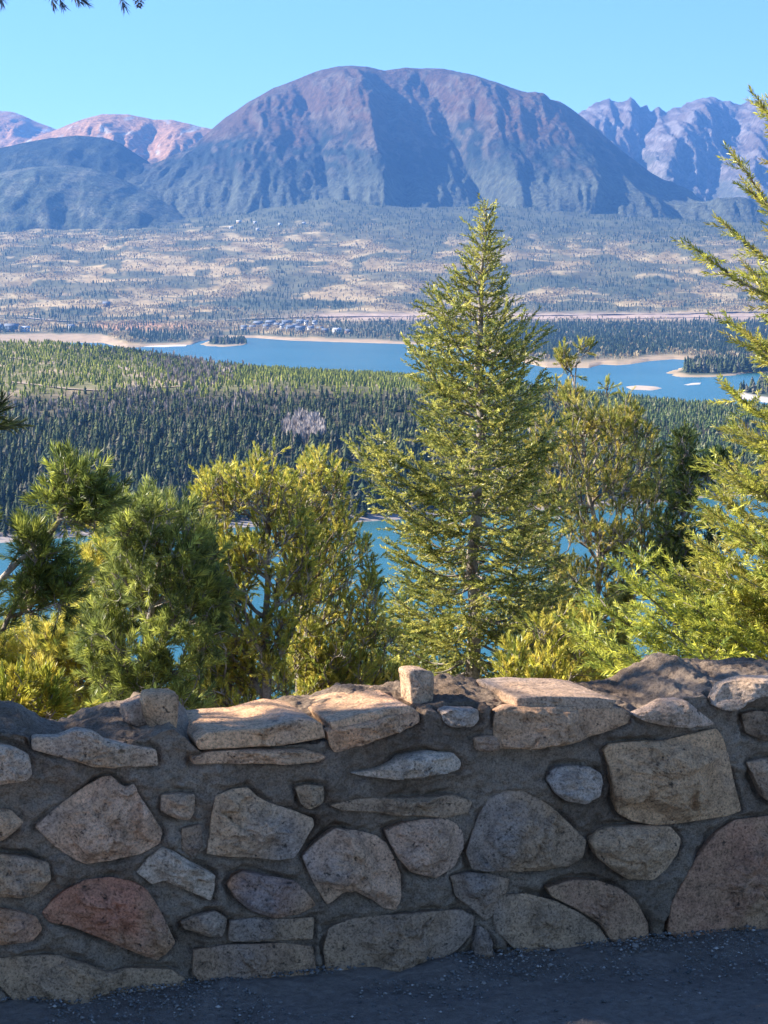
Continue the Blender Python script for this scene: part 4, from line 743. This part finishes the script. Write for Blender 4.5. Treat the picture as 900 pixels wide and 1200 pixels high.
def grown_tree(name, label, cat, trunk, Y, polys, kind, pal, seed, lump=.75, tufts=4, up=.6, depth=.8, r0=.0028, group=None, size=1.0, world_targets=None, extra_z=None, bare=0, spread=.9, pw_=.4, sag=-.08):
    """trunk: list of (px, py, dY) up the stem; limbs are grown from it to reach the crown's tufts"""
    rng = np.random.default_rng(seed); T = np.array([PT(a, b, Y + c) for a, b, c in trunk]) if world_targets is None else np.array(trunk, float)
    base = T[0].copy(); gz = float(hz(base[0], base[1])); base2 = base.copy(); base2[2] = gz - .1; T = np.concatenate([[base2], T]) if base[2] > gz else T
    # resample the stem
    L = np.concatenate([[0], np.cumsum(np.linalg.norm(np.diff(T, axis=0), axis=1))]); n = max(6, int(L[-1] / .12)); q = np.linspace(0, L[-1], n); N = np.stack([np.interp(q, L, T[:, k]) for k in range(3)], -1); N[1:-1, :2] += .005 * rng.normal(size=(n - 2, 2))
    nodes = [p for p in N]; par = [-1] + list(range(n - 1)); plen = list(q); TG = crown_targets(polys, Y, rng, depth, lump, seed) if world_targets is None else world_targets
    dist = np.min(np.linalg.norm(TG[:, None] - N[None], axis=-1), axis=1); TG = TG[np.argsort(dist)]; chains = [list(range(n))]; leafs = []
    A = np.array(nodes); PL = np.array(plen)
    for t in TG:
        d = np.linalg.norm(A - t, axis=1); hd = np.linalg.norm(A[:, :2] - t[:2], axis=1); c = d + pw_ * PL + 1.1 * np.clip(A[:, 2] - (t[2] - up * hd * .7), 0, None); i = int(np.argmin(c)); p0 = A[i]; dd = d[i]
        if dd < .02: leafs.append((i, t - p0 + (0, 0, .02))); continue
        m_ = max(2, int(dd / .07)); ctrl = p0 + (t - p0) * .55 + np.array((0, 0, sag * dd)) + rng.normal(size=3) * .05 * dd; u = np.linspace(0, 1, m_ + 1)[1:, None]; Q = (1 - u) ** 2 * p0 + 2 * u * (1 - u) * ctrl + u * u * t; Q[:-1] += rng.normal(size=Q[:-1].shape) * .006
        ch = [i]; 
        for k, qn in enumerate(Q): nodes.append(qn); par.append(ch[-1]); plen.append(plen[i] + dd * (k + 1) / m_); ch.append(len(nodes) - 1)
        chains.append(ch); leafs.append((ch[-1], Q[-1] - (Q[-2] if len(Q) > 1 else p0))); A = np.array(nodes); PL = np.array(plen)
    w_ = np.zeros(len(nodes)); w_ += 1e-9
    for i, _ in leafs: w_[i] += 1
    for i in range(len(nodes) - 1, 0, -1):
        if par[i] >= 0: w_[par[i]] += w_[i]
    R = r0 * np.maximum(w_, .6) ** .37; wood = Wood()
    for ch in chains:
        P = A[ch]; r_ = R[ch].copy()
        if par[ch[0]] >= -1 and ch is not chains[0]: r_[0] = min(r_[0], r_[1] * 1.25)
        wood.tube(P, r_, 8 if ch is chains[0] else 5)
    sh = []
    for k, (i, d) in enumerate(leafs):
        if bare and rng.random() < bare: continue
        p = A[i]; d = norm(d); ax = norm(d * .7 + np.array((0, 0, up)) + rng.normal(size=3) * .2)
        for j in range(tufts):
            dj = norm(ax + rng.normal(size=3) * spread * (.25 if j == 0 else .75)); off = -ax * rng.uniform(0, .06) * (j > 0) + dj * rng.uniform(0, .05) * (j > 0); sh.append((p + off, dj)); 
            if j: wood.tube(np.array([p - ax * .03, p + off, p + off + dj * .03]), np.array([.003, .0028, .002]), 3)
    return finish(name, base2, label, cat, wood, sh, kind, pal, rng, group, size), A
def bough(wood, sh, P, r0, r1, rng, unit, lat, droop, sub=True, start=.12, flat=1.0):
    """one conifer branch along the points P with flat sprays of side twigs, each clothed in needles"""
    P = np.asarray(P); L = np.concatenate([[0], np.cumsum(np.linalg.norm(np.diff(P, axis=0), axis=1))]); tot = L[-1]; wood.tube(P, np.linspace(r0, r1, len(P)), 5)
    at = lambda x: np.array([np.interp(x, L, P[:, k]) for k in range(3)]); tang = lambda x: norm(at(min(tot, x + .02)) - at(max(0, x - .02)))
    x = tot * .35
    while x < tot: sh.append((at(x), tang(x))); x += unit * rng.uniform(.6, .9)
    x = tot * start; side = 1
    while x < tot * .97:
        t = tang(x); h = norm(np.cross(t, (0, 0, 1.))); ll = lat * min(1, (tot - x) * 1.6 / lat + .25) * rng.uniform(.55, 1.15); an = math.radians(rng.uniform(38, 62)); d = norm(t * math.cos(an) + h * side * math.sin(an) * flat + np.array((0, 0, droop + rng.normal() * .18)) * math.sin(an)); p = at(x); side = -side
        m_ = max(2, int(ll / .05)); u = np.linspace(0, 1, m_ + 1)[:, None]; Q = p + d * ll * u + np.array((0, 0, -.10 * ll)) * u ** 2 + np.array((0, 0, .12 * ll)) * u ** 3 + t * ll * .12 * u ** 2; wood.tube(Q, np.linspace(max(.0022, r0 * .3), .0016, len(Q)), 3)
        y = 0.015
        while y < ll:
            f = min(.999, y / ll); i = min(int(f * m_), m_ - 1); pp = Q[i] + (Q[i + 1] - Q[i]) * (f * m_ - i); dd = norm(Q[i + 1] - Q[i]); sh.append((pp, dd))
            if sub and rng.random() < .75 and y < ll * .9:
                s2 = rng.choice((-1, 1)); d2 = norm(dd * .75 + np.cross(dd, norm(np.cross(dd, (0, 0, 1.)) + 1e-6)) * rng.normal() * .3 + norm(np.cross(dd, (0, 0, 1.))) * s2 * .7 + np.array((0, 0, rng.normal() * .2 - .05))); l2 = min(ll - y, .16) * rng.uniform(.35, 1.); z_ = 0
                while z_ < l2: sh.append((pp + d2 * z_, d2)); z_ += unit * .8
            y += unit * rng.uniform(.6, .9)
        x += rng.uniform(.028, .055)
G1 = [(0.225, 0.250, 0.056), (0.425, 0.425, 0.100), (0.100, 0.138, 0.037), (0.625, 0.575, 0.150)]; G3 = [(0.450, 0.450, 0.075), (0.650, 0.600, 0.112), (0.163, 0.213, 0.050), (0.700, 0.587, 0.125)]
# --- the tall spruce
def spruce():
    rng = np.random.default_rng(42); Y = 16.0; wood = Wood(); sh = []
    tip = PT(567, 242, Y); b0 = PT(556, 800, Y); gz = float(hz(b0[0], b0[1])); b1 = b0.copy(); b1[2] = gz - .1; k = (b0 - tip); base = np.array((b0[0] - .05, Y, gz - .1)); n = 60; u = np.linspace(0, 1, n); pts = base[None] * (1 - u[:, None]) + tip[None] * u[:, None]; pts[:, 0] += .012 * np.sin(u * 21) + .01 * np.sin(u * 47); wood.tube(pts, .075 * (1 - u) ** .85 + .004, 9)
    axis = lambda z: np.array([np.interp(z, pts[:, 2], pts[:, 0]), Y, z])
    PR = np.array([(242, 2, 2), (275, 9, 8), (310, 19, 17), (350, 32, 30), (385, 50, 40), (410, 72, 58), (445, 84, 76), (480, 88, 78), (520, 100, 84), (560, 122, 96), (590, 134, 112), (620, 134, 128), (640, 132, 150), (680, 120, 165), (720, 124, 170), (760, 128, 165), (900, 130, 160)], float)
    z = tip[2] - .03; 
    while z > b0[2] - .25:
        px, py = proj(axis(z)); h = tip[2] - z; nb = int(rng.integers(4, 7)) if h > .25 else 4; ph = rng.uniform(0, 6.28)
        for j in range(nb):
            a = ph + 6.283 * j / nb + rng.uniform(-.3, .3); ca = math.cos(a); 
            wl, wr = np.interp(py, PR[:, 0], PR[:, 1]), np.interp(py, PR[:, 0], PR[:, 2]); rad = .90 * (wl * (1 - ca) / 2 + wr * (1 + ca) / 2) / F * Y * rng.uniform(.5, 1.08) * (1.0 if rng.random() > .12 else 1.2)
            el = np.interp(h, [0, .3, 1.0, 1.8, 2.6, 3.6], [58, 46, 34, 22, 8, -6]) + rng.normal() * 6; el = math.radians(el); L = rad / max(.5, math.cos(el)); m_ = max(4, int(L / .06)); t = np.linspace(0, 1, m_)[:, None]; d = np.array((ca * math.cos(el), math.sin(a) * math.cos(el), math.sin(el)))
            P = axis(z) + d * L * t + np.array((0, 0, 1.)) * (-.14 * L * np.sin(t * math.pi) + .16 * L * t ** 3) ; P[1:] += rng.normal(size=(m_ - 1, 3)) * .004
            bough(wood, sh, P, .004 + .009 * min(1, L), .002, rng, .09, min(.27, .07 + .24 * L), -.22, L > .45, .10 if h < 1.2 else .2)
        z -= rng.uniform(.06, .09) if h < .6 else rng.uniform(.082, .125)
    n = len(sh); P = np.array([q[0] for q in sh]); cols = palette(n, G1, rng, .25)
    return finish('spruce_tree', base, 'tall pointed yellow-green spruce rising above all others in the middle of the view', 'spruce tree', wood, sh, 'spruce', G1, rng, None, 1.0, cols)
spruce()
# --- pines
A_ = grown_tree('pine_tree', 'dark pine with bushy needle tufts and a bare grey limb at the left edge', 'pine tree', [(-45, 860, 0), (-35, 780, 0), (-22, 720, 0), (-8, 690, 0), (18, 660, 0), (48, 640, 0), (68, 612, 0), (82, 580, 0), (94, 552, 0)], 10.5,
    [([(55, 560), (78, 545), (95, 538), (110, 552), (128, 575), (132, 592), (118, 615), (85, 618), (58, 600)], 46), ([(12, 640), (40, 618), (60, 625), (95, 650), (100, 690), (80, 722), (40, 735), (8, 742), (0, 735), (22, 700), (22, 665)], 90), ([(-90, 600), (-30, 600), (-12, 690), (-10, 760), (-60, 800), (-120, 780)], 70), ([(95, 600), (122, 590), (128, 600), (110, 615)], 8)], 'pine', [(0.14, 0.18, 0.045), (0.22, 0.26, 0.055), (0.42, 0.44, 0.08), (0.08, 0.115, 0.03)], 3, .8, 4, .5, .7)
grown_tree('pine_tree', 'broad dark green pine between the left edge pine and the airy twin pines', 'pine tree', [(172, 870, 0), (172, 800, 0), (168, 760, 0), (176, 720, 0), (184, 680, 0), (192, 640, 0), (196, 605, 0)], 12.0,
    [([(132, 600), (150, 588), (178, 582), (205, 592), (222, 600), (250, 640), (258, 690), (250, 740), (240, 790), (236, 850), (130, 850), (110, 800), (95, 760), (105, 720), (125, 690), (140, 650)], 480)], 'pine', [(0.176, 0.220, 0.061), (0.286, 0.330, 0.077), (0.506, 0.528, 0.121), (0.099, 0.132, 0.044)], 4, .85, 4, .5, .85)
grown_tree('pine_tree', 'bright yellow-green pine partly hidden behind the dark left pines', 'pine tree', [(92, 880, 0), (92, 800, 0), (98, 740, 0), (108, 690, 0), (128, 640, 0)], 14.0,
    [([(108, 640), (130, 610), (160, 596), (176, 620), (150, 680), (135, 740), (140, 790), (140, 840), (-30, 850), (-40, 760), (10, 742), (50, 740), (85, 715), (100, 680)], 700)], 'pine', G3, 5, .8, 4, .6, .8)
grown_tree('pine_sapling', 'small golden-green pine sapling just over the wall at the left edge', 'pine sapling', [(-10, 900, 0), (-5, 850, 0), (10, 820, 0), (22, 805, 0)], 7.6,
    [([(-40, 800), (0, 792), (30, 797), (55, 808), (68, 826), (72, 850), (-40, 850)], 46)], 'limber', [(.46, .42, .05), (.55, .45, .06), (.26, .30, .04)], 6, .5, 4, .8, .7)
grown_tree('pine_tree', 'airy yellow-green pine with the left one of two thin dark trunks', 'pine tree', [(313, 850, 0), (313, 800, 0), (311, 750, 0), (314, 700, 0), (312, 640, 0), (316, 580, 0), (320, 535, 0)], 14.0,
    [([(228, 568), (246, 556), (262, 552), (285, 562), (300, 540), (312, 524), (328, 528), (336, 548), (352, 570), (370, 650), (360, 720), (320, 780), (250, 840), (225, 830), (236, 760), (226, 700), (228, 630)], 760), ([(225, 740), (330, 740), (345, 835), (215, 840)], 160)], 'limber', G3, 7, .84, 4, 1.1, .8, size=.8)
grown_tree('pine_tree', 'airy yellow-green pine with the right one of two thin dark trunks', 'pine tree', [(352, 850, 0), (351, 800, 0), (353, 740, 0), (356, 690, 0), (360, 640, 0), (366, 590, 0), (372, 545, 0)], 14.6,
    [([(325, 600), (352, 556), (358, 532), (378, 531), (386, 540), (400, 552), (404, 590), (424, 622), (436, 660), (444, 700), (448, 740), (468, 762), (476, 800), (440, 830), (345, 835), (335, 780), (345, 720), (340, 650)], 700), ([(345, 740), (470, 740), (478, 815), (345, 830)], 130)], 'limber', [(0.390, 0.416, 0.078), (0.598, 0.572, 0.117), (0.143, 0.195, 0.052), (0.702, 0.585, 0.130)], 8, .84, 4, 1.1, .8, size=.8)
grown_tree('pine_tree', 'open crowned olive pine with forking limbs just right of the tall spruce', 'pine tree', [(694, 850, 0), (692, 780, 0), (700, 700, 0), (705, 640, 0), (690, 580, 0), (684, 520, 0), (672, 470, 0), (676, 420, 0)], 18.0,
    [([(655, 425), (664, 404), (678, 400), (692, 408), (684, 432), (668, 440)], 16), ([(618, 500), (640, 455), (664, 445), (690, 470), (700, 450), (716, 440), (732, 452), (735, 475), (752, 490), (772, 520), (785, 560), (790, 600), (795, 650), (760, 700), (700, 730), (640, 720), (610, 640), (600, 560)], 640), ([(600, 700), (740, 700), (730, 800), (600, 810)], 420)], 'limber', [(0.300, 0.312, 0.069), (0.475, 0.463, 0.100), (0.125, 0.150, 0.044), (0.650, 0.537, 0.138)], 9, .98, 5, 1.1, .8, size=.9)
grown_tree('pine_tree', 'slim dark pine with a single candle-like top between the olive pine and the right edge', 'pine tree', [(792, 850, 0), (790, 760, 0), (794, 690, 0), (800, 620, 0), (802, 560, 0), (804, 505, 0)], 16.0,
    [([(797, 512), (806, 502), (812, 516), (812, 545), (820, 560), (814, 590), (838, 610), (842, 640), (822, 660), (810, 690), (780, 700), (766, 660), (772, 620), (790, 585), (790, 545)], 260), ([(815, 545), (850, 530), (856, 545), (830, 562)], 22), ([(800, 660), (850, 645), (878, 680), (905, 660), (905, 760), (800, 780), (770, 730)], 300)], 'limber', [(0.120, 0.165, 0.053), (0.210, 0.255, 0.068), (0.450, 0.465, 0.105), (0.068, 0.098, 0.030)], 10, .7, 5, .8, .8, size=.85)
grown_tree('pine_sapling', 'low dark green young pine filling the gap left of the spruce trunk', 'pine sapling', [(478, 860, 0), (478, 800, 0), (474, 750, 0), (470, 712, 0)], 20.0,
    [([(434, 730), (455, 716), (468, 700), (486, 716), (510, 742), (535, 765), (545, 815), (430, 815)], 170)], 'limber', [(.12, .16, .035), (.18, .22, .04), (.30, .32, .06)], 11, .6, 4, .8, .8, size=1.05)
grown_tree('pine_sapling', 'low yellow-green young pine behind the wall right of the spruce trunk', 'pine sapling', [(640, 860, 0), (640, 800, 0), (645, 760, 0), (650, 722, 0)], 13.0,
    [([(590, 770), (620, 735), (655, 715), (690, 730), (715, 765), (720, 810), (585, 815)], 150)], 'limber', G3, 12, .6, 4, .8, .8, size=1.0)
grown_tree('pine_sapling', 'low yellow-green young pine under the left of the airy twin pines', 'pine sapling', [(272, 870, 0), (272, 800, 0), (268, 760, 0)], 18.0,
    [([(215, 780), (240, 755), (268, 745), (300, 756), (330, 775), (345, 815), (340, 840), (215, 850)], 200)], 'limber', [(.22, .26, .045), (.34, .36, .06), (.14, .18, .035)], 13, .6, 4, .8, .8, size=1.0)
grown_tree('pine_sapling', 'low dark green young pine between the airy twin pines and the spruce', 'pine sapling', [(410, 860, 0), (408, 800, 0), (405, 760, 0)], 19.0,
    [([(350, 800), (375, 765), (405, 745), (436, 760), (455, 790), (455, 820), (350, 830)], 180)], 'limber', [(.10, .14, .035), (.16, .20, .04), (.26, .29, .05)], 14, .6, 4, .8, .8, size=1.0)
# --- conifers reaching in from the right
def right_tree(name, label, tx, Y, bs, fill, seed, pal, lat, dense=1.0):
    rng = np.random.default_rng(seed); wood = Wood(); sh = []; px0, pyt = tx; T = PT(px0, pyt, Y); gz = float(hz(T[0], Y)); base = np.array((T[0] + .05, Y, gz - .1)); u = np.linspace(0, 1, 40); pts = base * (1 - u[:, None]) + T * u[:, None]; pts[:, 0] += .015 * np.sin(u * 17); wood.tube(pts, .08 * (1 - u) ** .8 + .006, 9)
    for (bx, by, tx_, ty, dY, lt) in bs:
        P0 = PT(bx, by, Y); P0[0] = np.interp(P0[2], pts[:, 2], pts[:, 0]); P1 = PT(tx_, ty, Y + dY); L = np.linalg.norm(P1 - P0); m_ = max(5, int(L / .06)); t = np.linspace(0, 1, m_)[:, None]; P = P0 + (P1 - P0) * t + np.array((0, 0, 1.)) * (-.12 * L * np.sin(t * math.pi)); P[1:-1] += rng.normal(size=(m_ - 2, 3)) * .004
        bough(wood, sh, P, .005 + .008 * L, .0025, rng, .06, lt, -.02, True, .2)
    zt, zb, n, r0, r1 = fill
    for k in range(n):
        a = rng.uniform(0, 6.28); f = rng.random(); z = zt * (1 - f) + zb * f; c = np.array([np.interp(z, pts[:, 2], pts[:, 0]), Y, z]); L = (r0 * (1 - f) + r1 * f) * rng.uniform(.7, 1.1); el = math.radians(rng.uniform(5, 35)); d = np.array((math.cos(a) * math.cos(el), math.sin(a) * math.cos(el), math.sin(el)))
        end = c + d * L; ex, ey = proj(end)
        if ex < 900 and ey < 620 - 0 * k: continue
        m_ = max(5, int(L / .07)); t = np.linspace(0, 1, m_)[:, None]; P = c + d * L * t + np.array((0, 0, 1.)) * (-.14 * L * np.sin(t * math.pi)); bough(wood, sh, P, .005 + .008 * L, .0025, rng, .07, lat, -.05, True, .15)
    return finish(name, base, label, 'fir tree', wood, sh, 'bough', pal, rng)
right_tree('fir_tree', 'tall yellow-green fir at the right edge with upswept boughs against the mountains', (1010, -40), 9.0,
    [(1000, 360, 816, 292, -.1, .05), (1000, 340, 849, 262, .1, .045), (1005, 330, 868, 192, 0, .06), (1005, 300, 880, 222, .3, .06), (1005, 230, 893, 124, 0, .05), (1000, 420, 854, 380, 0, .07), (1000, 380, 882, 318, .3, .08), (1000, 470, 880, 395, -.2, .10),
     (1000, 520, 862, 462, 0, .14), (1000, 560, 868, 505, .2, .16), (1000, 600, 850, 542, -.2, .16), (1000, 640, 836, 600, 0, .18), (1000, 650, 845, 580, .3, .18), (1000, 690, 828, 640, .1, .18), (1000, 720, 838, 672, -.3, .18), (1000, 730, 850, 700, .3, .18), (1000, 620, 880, 560, -.5, .16), (1000, 680, 870, 620, -.5, .16)],
    (2.6, -.2, 80, .3, .8), 21, [(0.378, 0.392, 0.068), (0.594, 0.567, 0.095), (0.162, 0.203, 0.047), (0.420, 0.360, 0.090)], .16)
right_tree('fir_tree', 'low spreading bright yellow-green fir with long boughs above the right end of the wall', (1005, 700), 8.6,
    [(1000, 800, 718, 664, 0, .14), (1000, 830, 700, 704, .2, .15), (1000, 800, 750, 655, .4, .14), (1000, 850, 690, 742, 0, .15), (1000, 860, 700, 770, -.2, .14), (1000, 820, 760, 720, -.4, .15), (1000, 850, 770, 752, .3, .15), (1000, 800, 800, 700, -.2, .15), (1000, 860, 820, 762, -.5, .14), (1000, 780, 850, 720, -.1, .15), (1000, 850, 740, 765, -.5, .14), (1000, 790, 790, 665, .5, .12)],
    (.75, .2, 16, .3, .8), 22, [(0.416, 0.442, 0.072), (0.650, 0.637, 0.104), (0.195, 0.247, 0.052)], .14)
# --- the pine standing beside the lookout on the left, outside the frame except for a few twigs
rngj = np.random.default_rng(31); tg = []
while len(tg) < 1000:
    p = rngj.uniform((-5.6, 4.3, 1.5), (-1.1, 8.6, 6.0)); c = np.array((-3.4, 6.2)); rr = (2.05 - .25 * abs(p[2] - 3.0)); t_ = (p[0] + .15) / -.84; q_ = p - np.array((-.15 - .84 * t_, 5.2 + .15 * t_, .62 + .52 * t_))
    if -.2 < q_[1] < .75 and abs(q_[2]) < .42: continue  # gap shaped in the unseen crown so that sun reaches the wall cap
    
    if np.hypot(*(p[:2] - c)) < rr and p[0] < -.19 * p[1] - .25 and perlin(*(p * 1.1), ) > -.6: tg.append(p)
for k in range(560):  # unseen foliage added along the sun's rays to keep the pavement shaded
    g0 = np.array((rngj.uniform(-.3, 2.0), rngj.uniform(3.4, 4.95), 0)); t_ = (g0[0] + rngj.uniform(2.3, 4.4)) / .84; p = g0 + np.array((-.84, .15, .52)) * t_ / np.linalg.norm((.84, .15, .52)) * 1.0
    if p[0] < -.19 * p[1] - .25: tg.append(p)
tg += [PT(a, b, 6.9 + c) for a, b, c in [(-14, 496, 0), (-18, 508, .1), (-34, 500, 0), (-45, 505, 0), (-60, 512, .1)]]
tg += [PT(a, b, 6.2 + c) for a, b, c in [(-70, -85, 0), (-40, -80, .1), (-14, -76, 0), (10, -80, 0), (48, -78, .1), (100, -84, 0), (155, -66, 0), (30, -90, 0), (-100, -90, 0)]]
jt, JA = grown_tree('pine_tree', 'pine beside the lookout, only its twig tips hanging in at the top left corner', 'pine tree', [(-3.6, 6.6, -.9), (-3.55, 6.5, .8), (-3.5, 6.3, 2.5), (-3.45, 6.2, 4.5), (-3.4, 6.2, 6.0)], 7.0, [], 'pine', [(.04, .06, .018), (.06, .08, .02), (.12, .12, .03)], 31, 0, 4, .35, world_targets=np.array(tg), size=1.0)
# hanging cone tip and long needles seen at the top left
V = []; Fq = []; cc = PT(163, -2, 6.2) - np.array(jt.location); rc = np.random.default_rng(2)
for i in range(60):
    t = i / 60; a = i * 2.4; rad = .012 * math.sin(math.pi * (t * .85 + .12)); p = cc + (math.cos(a) * rad, math.sin(a) * rad, .02 - t * .045); o_ = np.array((math.cos(a), math.sin(a), -.6)) * .009; s_ = np.array((-math.sin(a), math.cos(a), 0)) * .005; b = len(V); V += [p - s_, p + s_, p + o_]; Fq.append((b, b + 1, b + 2))
cone = link('pine_cone', mkmesh('pine_cone', np.array(V), np.array(Fq), MT_BARK), jt)
V, Fc, Cc = place(NTP['pine'], np.array([PT(a, b, 6.2) for a, b in [(0, -16), (58, -14), (66, -12), (80, -15), (86, -10), (140, -12)]]) - np.array(jt.location), np.array([(.1, 0, -1), (.2, .1, -1), (.3, 0, -.8), (.5, 0, -.7), (.7, .1, -.6), (.3, 0, -1)]), np.full(6, .55), np.full((6, 3), .05), rngj)
link('needles', mkmesh('needles', V, Fc, MT_NEEDLE, Cc), jt)
